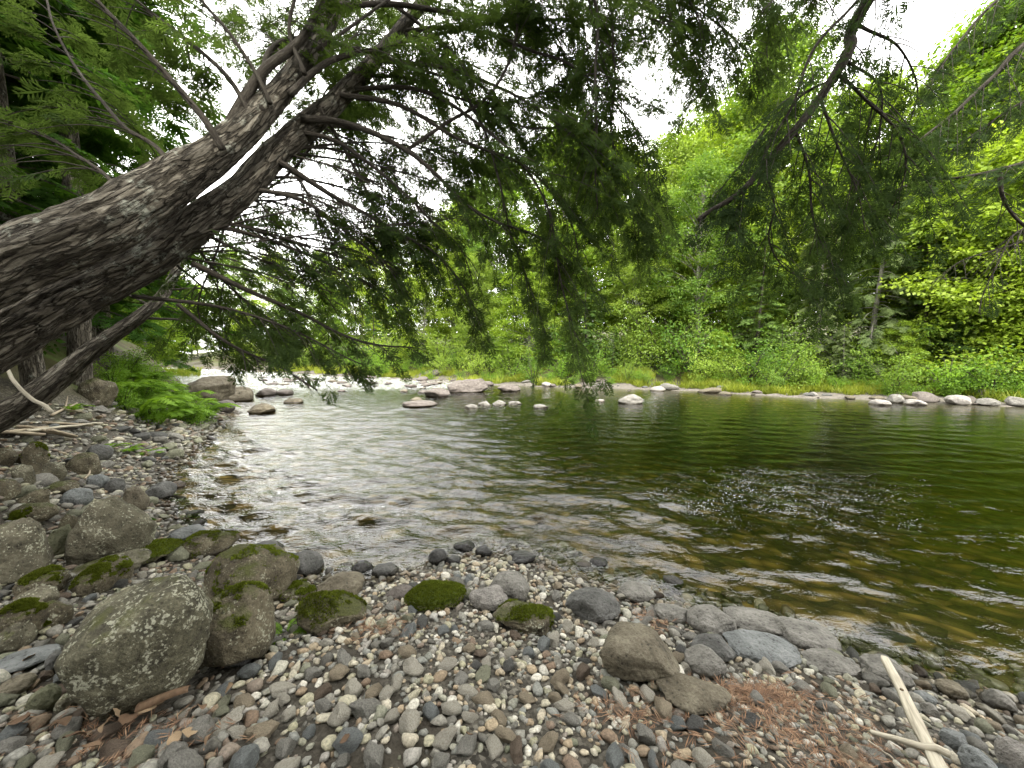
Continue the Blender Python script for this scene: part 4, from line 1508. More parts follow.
dl = [dead_leaf_mesh(i) for i in range(4)]
for m in dl:
    m.materials.append(M_DEADLEAF)
for i, (px, py, s) in enumerate([(108, 738, .09), (128, 733, .11), (190, 742, .10), (175, 752, .08), (148, 722, .10), (116, 722, .08), (228, 672, .09), (238, 668, .07), (212, 750, .08), (75, 748, .11), (92, 758, .09),
                                 (160, 712, .08), (201, 716, .07), (40, 612, .06), (345, 748, .06), (470, 745, .05), (62, 735, .10), (230, 700, .08), (30, 665, .07), (20, 730, .10)]):
    p = on_ground(px, py, .02)
    o = link('dead_leaf', dl[i % 4], loc=(p[0], p[1], g1(p[0], p[1]) + .055))
    s *= .6
    o.scale = (s, s, s)
    o.rotation_euler = (rng.normal(0, .4), rng.normal(0, .4), rng.uniform(0, 6.28))
    tag(o, None, 'dead leaf', 'dead leaves among the stones')
    describe(o, 'curled brown dead leaf', p[0], p[1])
flush_labels()


def plank(name, label, a, b, w, th, matl, cat='driftwood', knot=None, lift=(.06, .06), taper=.85, seed=0):
    """a split, slightly irregular board lying on the stones"""
    A, B = on_ground(*a) if len(a) == 2 else on_plane(*a), on_ground(*b) if len(b) == 2 else on_plane(*b)
    A = A + [0, 0, lift[0]]
    B = B + [0, 0, lift[1]]
    ax = norm(B - A)
    L = np.linalg.norm(B - A)
    sd = norm(np.cross(ax, [0, 0, 1.0]))
    upv = np.cross(sd, ax)
    n = 26
    V, Q, At = [], [], []
    for i in range(n):
        t = i / (n - 1)
        ww = w * (1 - (1 - taper) * t) * (1 + .10 * noise3(np.array([t * 5, seed, .3]), 5))
        if i in (0, n - 1):
            ww *= .8
        off = .004 * noise3(np.array([t * 3, seed, 7.]), 8)
        for (u, v) in ((-.5, -.5), (-.18, -.56), (.2, -.5), (.5, -.45), (.5, .42), (.12, .5), (-.2, .46), (-.5, .5)):
            p = A + ax * L * t + sd * (ww * u + off) + upv * th * (v + .12 * noise3(np.array([t * 8, u * 2, v * 2.]), 4))
            V.append(p)
            At.append((u * ww, v * th, L * t))
    for i in range(n - 1):
        for j in range(8):
            Q.append((i * 8 + j, i * 8 + (j + 1) % 8, (i + 1) * 8 + (j + 1) % 8, (i + 1) * 8 + j))
    V += [A - ax * .004, B + ax * .02 + sd * w * .2]
    At += [(0, 0, 0), (0, 0, L)]
    T = [(n * 8, (j + 1) % 8, j) for j in range(8)] + [(n * 8 + 1, (n - 1) * 8 + j, (n - 1) * 8 + (j + 1) % 8) for j in range(8)]
    V = np.array(V) - A
    me = new_mesh(name, V, [np.array(Q), np.array(T)], False, {'bark': np.array(At)})
    o = link(name, me, matl, loc=A)
    tag(o, label, cat)
    if knot:
        kb = Buf()
        c = ax * L * knot + upv * th * .5
        tube(kb, [c - upv * .004, c + upv * .003, c + upv * .004], [w * .16, w * .15, w * .05], 12)
        link('knot', kb.mesh('knot'), M_KNOT, o)
    return o


plank('driftwood_plank', 'pale bleached driftwood plank with one knot, slanting down to the water', (944, 778, .40), (885, 658, .24), .044, .018, M_DRIFT, knot=.62, taper=.72, lift=(0, 0), seed=1)


def stick(name, label, pts, r0, r1, matl, cat='stick', side=0, dz=.03, seed=0, depthpts=None):
    P0 = [on_ground(*p) + [0, 0, dz] if len(p) == 2 else on_plane(*p) for p in pts] if depthpts is None else [at(*p) for p in depthpts]
    Pn = spline(P0, 24)
    b = Buf()
    q = np.c_[np.linspace(0, 6, 24), np.full(24, seed * 1.7), np.zeros(24)]
    Pn = Pn + np.c_[noise3(q, 1), noise3(q, 2), noise3(q, 3)] * r0 * .6
    tube(b, Pn, np.linspace(r0, r1, 24), 8)
    for k in range(side):
        i = int(rng.integers(6, 20))
        d = norm(norm(Pn[i + 1] - Pn[i]) + rng.normal(0, .7, 3))
        L = np.linalg.norm(Pn[-1] - Pn[0]) * rng.uniform(.15, .3)
        tube(b, Pn[i] + np.outer(np.linspace(0, L, 6), d) + np.c_[np.zeros(6), np.zeros(6), np.linspace(0, .02, 6)], np.linspace(r1 * 1.2, r1 * .4, 6), 5)
    o = link(name, b.mesh(name, offset=P0[0]), matl, loc=P0[0])
    return tag(o, label, cat)


stick('driftwood_stick', 'thin pale stick lying across the lower end of the plank', [(872, 733, .36), (910, 744, .385), (948, 753, .39)], .008, .013, M_DRIFT, dz=.085)
stick('driftwood_stick', 'short curved pale twig left of the plank', [(868, 748), (880, 757), (893, 766)], .004, .003, M_DRIFT, dz=.03)
for i, (a, b, w, lab) in enumerate([((4, 441), (46, 436), .11, 'broad grey brown driftwood slat, left of the slat pile'), ((22, 436), (52, 442), .13, 'wide pale driftwood slat in the middle of the slat pile'),
                                    ((46, 433), (92, 433), .08, 'long straight driftwood slat at the back of the slat pile'), ((8, 446), (44, 444), .07, 'narrow driftwood slat at the front of the slat pile'),
                                    ((48, 444), (76, 445), .10, 'short broken driftwood slat right of the slat pile')]):
    plank('driftwood_board', lab, a, b, w, .03, M_DEADW, lift=(.1 + .02 * i, .12), seed=10 + i)
stick('driftwood_stick', 'long thin bleached stick lying across the slat pile', [(30, 445), (62, 439), (104, 433)], .02, .01, M_DRIFT, dz=.16)
stick('dead_branch', 'bare curved grey branch rising from the bank under the trunks', None, .012, .018, M_DRIFT, depthpts=[(8, 369, 3.3), (15, 384, 3.3), (30, 398, 3.35), (52, 412, 3.4)], cat='branch')
stick('dead_branch', 'grey broken branch lying on the litter right of the dark hollow', [(53, 420), (64, 413), (78, 407)], .02, .012, M_DEADW, dz=.06, cat='branch', side=2)
stick('dead_branch', 'thin crooked twig among stones above the sloping lichen boulder', [(86, 486), (90, 478), (88, 470)], .012, .006, M_DEADW, dz=.08, cat='branch', side=2)
stick('dead_branch', 'dark fallen branch at the edge of view on the mossy rocks', [(-10, 452), (6, 462), (15, 469)], .02, .014, M_TWIG, dz=.12, cat='branch')
stick('dead_branch', 'slender dead branch slanting up under the lowest trunk', None, .014, .008, M_DEADW, depthpts=[(48, 395, 4.5), (60, 388, 4.5), (72, 378, 4.6), (80, 372, 4.7)], cat='branch', side=1)
# curled strip of bark at the foot of the big boulder
bs = on_ground(165, 718)
n = 16
V, Q = [], []
for i in range(n):
    t = i / (n - 1)
    for j in range(9):
        a = -1.9 + 3.6 * j / 8
        rr = .022 * (1 - .35 * t)
        V.append((-.09 + .17 * t, math.sin(a) * rr + .03 * t * t, math.cos(a) * rr + .02 * math.sin(t * 2.4) + .01))
for i in range(n - 1):
    for j in range(8):
        Q.append((i * 9 + j, i * 9 + j + 1, (i + 1) * 9 + j + 1, (i + 1) * 9 + j))
o = link('bark_strip', new_mesh('bark_strip', np.array(V), [np.array(Q)]), M_DEADLEAF, loc=bs)
o.location.z = g1(bs[0], bs[1]) + .06
o.rotation_euler = (0, 0, .35)
tag(o, 'curled tan strip of bark under the foot of the huge lichen boulder', 'bark')

# ------------------------------------------------------------------ hemlocks on the near side, limb by limb
def trunk_disp(seed, amp=.05):
    def f(bark, R):
        wq = bark * np.array([4, 4, 3.0])
        q = bark * np.array([17, 17, 3.2]) + seed + .6 * np.stack([noise3(wq, seed + 1), noise3(wq, seed + 2), noise3(wq, seed + 3)], -1)
        n = np.clip(1 - np.abs(noise3(q, seed)) * 2.4, -.6, 1)
        n2 = noise3(q * [2.6, 2.6, 4.5], seed + 4)
        low = noise3(bark * [2.2, 2.2, .8] + seed, seed + 9)
        return R * (-amp * n + amp * .45 * n2 + .12 * low)
    return f


def px_path(pts):
    return np.array([np.r_[at(p[0], p[1], p[2]), p[3] if len(p) > 3 else 0] for p in pts])


TRK = .93


def make_trunk(root, pts, seed, matl=None, base=None, seg=170, n=460, name='trunk', amp=.075):
    P = px_path(pts)
    if base is not None:
        P = np.vstack([np.r_[base, P[0][3] * 1.25], P])
    S = spline(P, n)
    b = Buf()
    tube(b, S[:, :3], np.maximum(S[:, 3] * TRK, .03), seg, trunk_disp(seed, amp))
    link(name, b.mesh(name, offset=root.location), matl or M_BARK, root)
    return S


def make_branch(root, P, r0, r1, fol=1.0, t0=.25, twig=.55, droop=.55, step=.065, spray=1.0, matl=None, needle=None, plane=None, spread=.75, seed=None, dead=0):
    """one limb with its side twigs (one mesh) and, as its child, the needle sprays it carries"""
    P = np.asarray(P, float)
    L = np.linalg.norm(np.diff(P, axis=0), axis=1).sum()
    n = max(12, int(L / .05))
    S = spline(P, n)
    q = np.c_[np.linspace(0, L * 2.2, n), np.full(n, rng.uniform(0, 99)), np.zeros(n)]
    wob = np.c_[noise3(q, 1), noise3(q, 2), noise3(q, 3)] * .035 * np.linspace(.2, 1, n)[:, None]
    S = S + wob
    R = r0 + (r1 - r0) * np.linspace(0, 1, n) ** .8
    b = Buf()
    tube(b, S, R, 8 if r0 < .05 else 14)
    T = norm(np.gradient(S, axis=0))
    pos, dr, ups, sc = [], [], [], []
    s = L * t0
    side = 1
    while s < L and (fol > 0 or dead):
        t = s / L
        i = min(int(t * (n - 1)), n - 2)
        s += step * rng.uniform(.6, 1.4)
        side = -side
        Tn = T[i]
        lat = np.cross(Tn, [0, 0, 1.0])
        if np.linalg.norm(lat) < .25:
            a = rng.uniform(0, 6.28)
            lat = np.array([math.cos(a), math.sin(a), 0])
        lat = norm(lat) * side
        d = norm(Tn * rng.uniform(.45, .95) + lat * spread * rng.uniform(.6, 1.2) + np.array([0, 0, rng.uniform(-.35, .15)]))
        tl = twig * (0.45 + .75 * math.sin(math.pi * min(1, .18 + t * .82))) * rng.uniform(.5, 1.25)
        m = 7
        u = np.linspace(0, 1, m)
        tp = S[i] + np.outer(u * tl, d)
        tp[:, 2] -= droop * tl * u ** 1.8 * rng.uniform(.5, 1.2)
        tube(b, tp, np.linspace(min(.006, R[i] * .7), .0015, m), 4, cap=False)
        if rng.random() > fol:
            continue
        tt = norm(np.gradient(tp, axis=0))
        k = max(2, int(tl / .065))
        for j in range(k):
            w = .18 + .82 * (j + rng.uniform(0, .8)) / k
            ii = min(int(w * (m - 1)), m - 2)
            f = w * (m - 1) - ii
            pp = tp[ii] * (1 - f) + tp[ii + 1] * f
            l2 = norm(np.cross(tt[ii], [0, 0, 1.0]) + 1e-6) * (1 if (j % 2) else -1)
            dd = norm(tt[ii] * 1.0 + l2 * rng.uniform(.3, 1.1) + np.array([0, 0, rng.uniform(-.55, .05) - droop * .25]))
            pos.append(pp)
            dr.append(dd)
            ups.append(norm(np.array([0, 0, 1.0]) + rng.normal(0, .35, 3)))
            sc.append(spray * rng.uniform(.6, 1.15) * (1 - .35 * w))
        pos.append(tp[-1])
        dr.append(tt[-1])
        ups.append(norm(np.array([0, 0, 1.0]) + rng.normal(0, .3, 3)))
        sc.append(spray * rng.uniform(.6, .95))
    br = link('branch', b.mesh('branch', offset=root.location), matl or M_BARK2, root)
    if pos:
        fb = Buf()
        scatter(fb, HEM, np.array(pos), frames(np.array(dr), np.array(ups)), np.array(sc))
        link('needles', fb.mesh('needles', False, None, offset=root.location), needle or M_NEEDLE, br)
    return br


TREE_N = [0]


def P_(pts, d0, d1):
    n = len(pts)
    return np.array([at(x, y, d0 + (d1 - d0) * i / (n - 1)) for i, (x, y) in enumerate(pts)])


# --- tree A: upper leaning trunk
baseA = np.array([-5.0, 1.95, 1.0])
A = thing('hemlock_tree', 'upper and thickest of the leaning hemlock trunks, its limbs reaching over the river', 'tree', baseA)
make_trunk(A, [(-300, 430, 2.15, .26), (-140, 345, 2.25, .23), (0, 268, 2.45, .19), (105, 224, 2.65, .19), (173, 181, 2.85, .17), (223, 148, 3.0, .14), (258, 115, 3.15, .122), (300, 65, 3.4, .10), (345, -20, 3.8, .08), (380, -150, 4.3, .06), (400, -330, 5.2, .035)], 3, base=baseA)
A_BR = [
    ([(216, 156), (238, 108), (262, 74), (290, 50), (310, 20), (330, -40), (340, -110)], 2.95, 3.5, .045, .022, dict(fol=.3, t0=.5)),
    ([(222, 150), (204, 120), (173, 83), (143, 50), (97, 0), (60, -60)], 2.9, 2.6, .028, .01, dict(fol=.35, t0=.2)),
    ([(252, 118), (230, 80), (187, 40), (140, 3), (90, -40)], 3.05, 2.9, .022, .008, dict(fol=.5)),
    ([(270, 104), (254, 70), (230, 33), (200, 0), (170, -50)], 3.1, 3.0, .02, .008, dict(fol=.5)),
    ([(262, 112), (264, 82), (270, 50), (293, 38), (341, 45), (400, 62), (470, 80)], 3.1, 3.8, .03, .008, dict(fol=.8)),
    ([(290, 95), (330, 60), (395, 45), (470, 25), (540, 10)], 3.2, 4.1, .03, .008, dict(fol=.95)),
    ([(335, 5), (400, 5), (470, 15), (560, 20), (640, 30)], 3.5, 4.5, .03, .008, dict(fol=1)),
    ([(345, -20), (420, -40), (520, -30), (590, -8), (594, 80), (597, 160), (596, 215)], 3.7, 3.7, .032, .006, dict(fol=.9, t0=.3, twig=.78, droop=.5, step=.085)),
    ([(370, -110), (470, -120), (560, -70), (606, -5), (614, 60), (613, 130), (618, 190)], 4.2, 3.9, .03, .005, dict(fol=.9, t0=.35, twig=.78, droop=.5, step=.085)),
    ([(380, -150), (520, -160), (640, -80), (700, -10), (735, 50)], 4.3, 4.2, .03, .006, dict(fol=.95, t0=.35, twig=.6)),
    ([(360, -80), (440, -60), (520, 0), (560, 50), (580, 110)], 4.0, 4.4, .025, .006, dict(fol=.95, t0=.3)),
    ([(345, -20), (400, 10), (450, 50), (500, 110), (530, 160)], 3.7, 4.2, .022, .006, dict(fol=.8, t0=.3)),
    ([(305, 75), (290, 30), (300, -10), (330, -60)], 3.2, 3.3, .02, .008, dict(fol=.8)),
    ([(180, 178), (156, 148), (120, 120), (70, 60), (40, -10)], 2.8, 3.4, .02, .007, dict(fol=.6)),
    ([(128, 212), (110, 180), (80, 155), (40, 130), (-20, 110)], 2.6, 3.0, .015, .006, dict(fol=.6)),
    ([(380, -150), (560, -230), (760, -160), (850, -60), (760, 10)], 4.3, 3.6, .03, .006, dict(fol=.8, t0=.4, twig=.6)),
]
for pts, d0, d1, r0, r1, kw in A_BR:
    make_branch(A, P_(pts, d0, d1), r0, r1, **kw)

# --- tree B: lower leaning trunk
baseB = np.array([-5.1, 2.75, .85])
B = thing('hemlock_tree', 'lower leaning hemlock trunk, lying just beneath the thickest one', 'tree', baseB)
make_trunk(B, [(-250, 470, 2.55, .27), (-120, 405, 2.65, .25), (0, 338, 2.8, .215), (60, 304, 2.9, .2), (110, 278, 2.98, .18), (157, 253, 3.05, .165), (207, 217, 3.15, .15), (244, 188, 3.25, .13), (278, 151, 3.4, .115), (312, 122, 3.55, .10), (345, 92, 3.7, .09), (400, 30, 4.0, .075), (470, -60, 4.6, .055), (560, -220, 5.5, .035)], 8, base=baseB)
B_BR = [
    ([(300, 118), (342, 124), (408, 150), (458, 197), (502, 223), (545, 240), (575, 262)], 3.4, 4.1, .034, .006, dict(fol=.6, t0=.4, twig=.45)),
    ([(290, 128), (342, 145), (400, 190), (430, 215), (460, 250), (475, 285)], 3.4, 4.2, .024, .005, dict(fol=.65, t0=.35, twig=.45)),
    ([(408, 150), (445, 125), (485, 100), (510, 60), (520, 0), (522, -60)], 3.75, 3.9, .02, .009, dict(fol=.35, t0=.3, twig=.4)),
    ([(487, 103), (525, 127), (590, 128), (640, 140)], 3.85, 4.2, .012, .004, dict(fol=.5, twig=.35)),
    ([(280, 163), (320, 187), (342, 200), (400, 235), (440, 258), (470, 300), (482, 330)], 3.35, 4.1, .028, .005, dict(fol=.7, t0=.35, twig=.45, droop=.7)),
    ([(133, 296), (217, 306), (283, 326), (337, 353), (360, 362)], 3.0, 3.5, .018, .005, dict(fol=.5, t0=.35, twig=.35)),
    ([(193, 264), (253, 293), (300, 313), (342, 334), (385, 346), (420, 350)], 3.1, 3.9, .026, .005, dict(fol=.6, t0=.3, twig=.4)),
    ([(177, 304), (220, 336), (273, 366), (320, 393)], 3.05, 3.3, .017, .006, dict(fol=.04, t0=.4, twig=.22)),
    ([(157, 253), (217, 230), (293, 213), (330, 205)], 3.0, 3.2, .014, .005, dict(fol=.6, t0=.3, twig=.4)),
    ([(230, 185), (300, 200), (350, 235), (395, 275), (415, 310)], 3.2, 4.0, .024, .005, dict(fol=.6, t0=.35, twig=.4, droop=.7)),
    ([(210, 225), (270, 240), (330, 265), (380, 290), (405, 320)], 3.15, 3.9, .02, .005, dict(fol=.6, t0=.35, twig=.4, droop=.6)),
    ([(205, 235), (250, 255), (300, 270), (345, 268)], 3.15, 3.7, .016, .005, dict(fol=.55, t0=.3, twig=.35)),
    ([(340, 95), (400, 105), (460, 140), (520, 165), (560, 200), (575, 250), (570, 300)], 3.6, 4.2, .026, .005, dict(fol=.75, t0=.35, twig=.65, droop=.5, step=.085)),
    ([(345, 90), (420, 90), (500, 140), (545, 200), (560, 270), (575, 345), (585, 388)], 3.7, 3.9, .024, .004, dict(fol=.85, t0=.55, twig=.5, droop=.6, step=.08)),
    ([(370, 60), (450, 70), (540, 110), (600, 160), (635, 215), (650, 250)], 3.8, 4.0, .024, .004, dict(fol=.95, t0=.4, twig=.78, droop=.5, step=.085)),
    ([(400, 30), (470, 30), (560, 60), (620, 110), (650, 170), (640, 235)], 4.0, 4.0, .024, .004, dict(fol=.95, t0=.45, twig=.78, droop=.5, step=.085)),
    ([(400, 30), (440, 60), (480, 120), (500, 180), (515, 250), (540, 310), (548, 345)], 4.0, 4.1, .022, .004, dict(fol=.8, t0=.5, twig=.6, droop=.55, step=.08)),
    ([(320, 108), (345, 150), (370, 200), (380, 245), (398, 285)], 3.5, 4.0, .018, .005, dict(fol=.6, t0=.3, twig=.35, droop=.7)),
    ([(430, -10), (510, -20), (600, -10), (680, 30), (715, 80)], 4.2, 4.4, .024, .005, dict(fol=.95, t0=.4, twig=.5)),
    ([(330, 100), (300, 160), (250, 200), (205, 240), (170, 280)], 3.55, 4.3, .016, .005, dict(fol=.5, t0=.3, twig=.4)),
    ([(240, 180), (215, 262), (200, 310), (225, 345), (262, 352)], 3.2, 4.2, .012, .004, dict(fol=.55, t0=.35, twig=.35)),
    ([(360, 75), (410, 80), (470, 100), (540, 95), (590, 60)], 3.75, 4.6, .02, .005, dict(fol=.9, t0=.35, twig=.5)),
    ([(470, -60), (600, -130), (720, -70), (760, 0), (770, 60)], 4.6, 4.2, .02, .005, dict(fol=.7, t0=.45, twig=.5)),
]
for pts, d0, d1, r0, r1, kw in B_BR:
    make_branch(B, P_(pts, d0, d1), r0, r1, **kw)

for pts, d0, d1, r0, r1, kw in [
    ([(200, 225), (240, 225), (290, 240), (335, 250), (370, 262)], 3.15, 3.8, .014, .004, dict(fol=.7, t0=.25, twig=.4)),
    ([(225, 205), (270, 200), (320, 215), (365, 235)], 3.2, 4.0, .014, .004, dict(fol=.7, t0=.25, twig=.42)),
    ([(255, 178), (300, 178), (350, 190), (400, 210), (440, 235)], 3.3, 4.3, .016, .004, dict(fol=.7, t0=.3, twig=.45)),
    ([(285, 145), (330, 150), (380, 165), (430, 180), (475, 200)], 3.4, 4.5, .016, .004, dict(fol=.7, t0=.3, twig=.45)),
    ([(190, 235), (215, 270), (245, 300), (290, 330), (325, 345)], 3.15, 4.2, .012, .004, dict(fol=.65, t0=.25, twig=.4)),
    ([(165, 258), (200, 285), (235, 320), (270, 350)], 3.1, 4.6, .012, .004, dict(fol=.65, t0=.3, twig=.42)),
]:
    make_branch(B, P_(pts, d0, d1), r0, r1, **kw)
lr = np.random.default_rng(99)
for k in range(18):
    p0 = [(278, 151, 3.4), (312, 122, 3.55), (345, 92, 3.7), (400, 30, 4.0), (300, 65, 3.4), (345, -20, 3.8)][k % 6]
    own = B if k % 6 < 4 else A
    ex, ey = 330 + 240 * ((k * .618 + .13) % 1), 40 + 205 * ((k * .382 + .31) % 1)
    if k % 6 >= 4:
        ex, ey = 170 + 240 * ((k * .618 + .4) % 1), -30 + 90 * ((k * .382) % 1)
    e = (ex, ey, lr.uniform(4.2, 6.0))
    m1 = (p0[0] + (e[0] - p0[0]) * .4, p0[1] + (e[1] - p0[1]) * .25 + lr.uniform(-12, 8), p0[2] + (e[2] - p0[2]) * .4)
    m2 = (p0[0] + (e[0] - p0[0]) * .75, p0[1] + (e[1] - p0[1]) * .62 + lr.uniform(-8, 8), p0[2] + (e[2] - p0[2]) * .75)
    make_branch(own, np.array([at(*p0), at(*m1), at(*m2), at(*e)]), .013, .004, fol=.62, t0=.3, twig=.62, droop=.4, step=.07, spray=.9)
for pts, d0, d1 in [([(560, -110), (640, -60), (690, 0), (705, 60), (700, 100)], 4.2, 4.0), ([(640, -90), (720, -40), (770, 10), (790, 50)], 4.2, 4.0), ([(600, -80), (660, -20), (672, 40), (660, 90)], 4.2, 4.1), ([(680, -100), (760, -70), (815, -20), (835, 20)], 4.1, 3.9), ([(620, -60), (700, 10), (745, 50), (765, 95)], 4.4, 4.3)]:
    make_branch(A, P_(pts, d0, d1), .014, .004, fol=.75, t0=.2, twig=.5, droop=.6, step=.07)
for k in range(16):
    p0 = [(157, 253, 3.05), (207, 217, 3.15), (244, 188, 3.25), (278, 151, 3.4)][k % 4]
    ex, ey = 300 + 190 * ((k * .618) % 1), 170 + 170 * ((k * .382 + .2) % 1)
    m1 = (p0[0] + (ex - p0[0]) * .5, p0[1] + (ey - p0[1]) * .38 + lr.uniform(-14, 6), p0[2] + .3)
    make_branch(B, np.array([at(*p0), at(*m1), at(ex, ey, lr.uniform(3.6, 4.6))]), .010, .003, fol=.14, t0=.2, twig=.55, droop=.25, step=.075, dead=1)
# fuller crown: limbs that leave the upper trunks and spread over the near river
cr = np.random.default_rng(77)
for k in range(8):
    own, P0s = (A, [(318, 50, 3.35), (345, -20, 3.7), (380, -150, 4.3), (365, -80, 4.0)]) if k % 2 else (B, [(340, 92, 3.6), (400, 30, 4.0), (470, -60, 4.6), (430, -10, 4.2)])
    p0 = P0s[(k // 2) % 4]
    ex = 310 + 430 * ((k * .618) % 1)
    ey = cr.uniform(-60, 210) if ex < 520 else cr.uniform(-110, 60)
    e = (ex, ey, cr.uniform(3.7, 5.6))
    m1 = (p0[0] + (e[0] - p0[0]) * .35, p0[1] + (e[1] - p0[1]) * .3 - 25, p0[2] + (e[2] - p0[2]) * .35)
    m2 = (p0[0] + (e[0] - p0[0]) * .7, p0[1] + (e[1] - p0[1]) * .65 - 22, p0[2] + (e[2] - p0[2]) * .7)
    make_branch(own, np.array([at(*p0), at(*m1), at(*m2), at(*e)]), .016, .005, fol=.75, t0=.35, twig=.5, droop=.5, step=.085)
# --- tree C: slim stem underneath
baseC = np.array([-5.6, 3.9, .75])
Cc = thing('hemlock_tree', 'slim dark hemlock stem leaning low beneath the two thick trunks', 'tree', baseC)
make_trunk(Cc, [(-60, 450, 3.75, .16), (30, 400, 3.9, .13), (90, 352, 4.1, .10), (140, 316, 4.3, .08), (166, 290, 4.6, .065), (186, 250, 5.0, .05), (215, 190, 5.6, .035)], 13, base=baseC, seg=40, n=120)
for pts, d0, d1, r0, r1, kw in [
    ([(140, 318), (190, 322), (240, 335), (280, 338)], 4.3, 5.2, .016, .005, dict(fol=.7, t0=.25, twig=.4)),
    ([(166, 290), (220, 290), (270, 310), (310, 330)], 4.6, 5.6, .014, .005, dict(fol=.7, t0=.25, twig=.4)),
    ([(150, 305), (120, 290), (90, 270), (60, 262)], 4.4, 4.8, .012, .005, dict(fol=.6, t0=.25, twig=.4)),
    ([(186, 250), (240, 262), (290, 290), (330, 315)], 5.0, 6.0, .014, .005, dict(fol=.7, t0=.2, twig=.45)),
]:
    make_branch(Cc, P_(pts, d0, d1), r0, r1, **kw)

# --- tree D: trunk stands behind the viewer on the right; its drooping limb comes down into view
baseD = np.array([4.4, -1.2, .45])
D = thing('hemlock_tree', 'hemlock whose thick dark limb droops into view from the top right', 'tree', baseD)
b = Buf()
S = spline(np.array([[0, 0, -.3, .3], [.05, .05, 3, .26], [.0, .2, 7, .2], [.1, .3, 12, .08]]), 120)
tube(b, S[:, :3], S[:, 3], 48, trunk_disp(21, .05))
link('trunk', b.mesh('trunk'), M_BARK, D)
limb = np.vstack([[baseD + [0, .2, 6.4]], [[3.9, .9, 6.6]], [[3.35, 2.2, 5.9]], P_([(868, 0), (851, 48), (830, 86), (792, 130), (762, 168), (735, 200), (700, 222)], 3.15, 3.6)])
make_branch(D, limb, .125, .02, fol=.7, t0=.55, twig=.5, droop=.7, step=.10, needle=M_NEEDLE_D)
for pts, d0, d1, r0, r1, kw in [
    ([(866, -10), (848, 10), (812, 50), (790, 110), (770, 150), (757, 185)], 3.15, 3.4, .014, .008, dict(fol=.25, t0=.4, twig=.35)),
    ([(838, 75), (862, 95), (895, 130), (905, 175), (890, 220)], 3.25, 3.6, .016, .004, dict(fol=.95, t0=.1, twig=.45, droop=.8, step=.075)),
    ([(820, 98), (835, 140), (855, 190), (862, 230)], 3.3, 3.5, .014, .004, dict(fol=.95, t0=.1, twig=.42, droop=.8, step=.075)),
    ([(795, 128), (810, 170), (815, 220), (830, 260), (848, 305)], 3.4, 3.6, .013, .004, dict(fol=.8, t0=.1, twig=.35, droop=.8, step=.075)),
    ([(765, 165), (775, 205), (770, 240), (790, 270), (830, 290)], 3.45, 3.7, .012, .004, dict(fol=.85, t0=.1, twig=.38, droop=.8, step=.075)),
    ([(835, 80), (810, 90), (770, 120), (740, 165), (715, 195)], 3.3, 3.8, .012, .004, dict(fol=.9, t0=.1, twig=.4, droop=.7, step=.06)),
    ([(860, 25), (900, 50), (915, 95), (905, 140)], 3.2, 3.6, .014, .004, dict(fol=.9, t0=.15, twig=.4, droop=.8, step=.085)),
    ([(745, 190), (735, 220), (745, 245)], 3.5, 3.6, .008, .003, dict(fol=.9, t0=.1, twig=.3, droop=.8, step=.05)),
    ([(845, 60), (880, 90), (872, 150), (850, 200), (835, 245)], 3.3, 3.9, .012, .004, dict(fol=.9, t0=.2, twig=.42, droop=.8, step=.075)),
]:
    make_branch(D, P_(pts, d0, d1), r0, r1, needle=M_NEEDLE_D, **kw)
for q in ([[0, 0, 8], [-1.2, .9, 8.6], [-2.4, 1.8, 8.4], [-3.4, 2.6, 7.6]], [[0, 0, 9], [-1.8, -.4, 9.6], [-3.6, -.6, 9.2]], [[0, 0, 7.4], [-.6, -1.6, 7.6], [-1.4, -3, 7]], [[0, .2, 9.5], [.3, 2, 9.8], [.4, 3.6, 9.0]]):  # unseen high limbs, added for more shade
    make_branch(D, np.array(q) + baseD, .05, .008, fol=.8, t0=.3, twig=.9, step=.12, spray=1.6)

for k in range(18):  # unseen limbs added above the beach to darken it
    z0 = 5.6 + 3.6 * cr.random()
    a0 = np.array([0, .1, z0])
    e = np.array([cr.uniform(-8.2, .6), cr.uniform(.4, 4.2), z0 + cr.uniform(-.3, .9)])
    make_branch(D, np.array([a0, a0 * .6 + e * .4 + [0, 0, .35], a0 * .3 + e * .7 + [0, 0, .3], e]) + baseD, .05, .008, fol=.9, t0=.25, twig=.9, step=.11, spray=1.7, needle=M_NEEDLE_D)
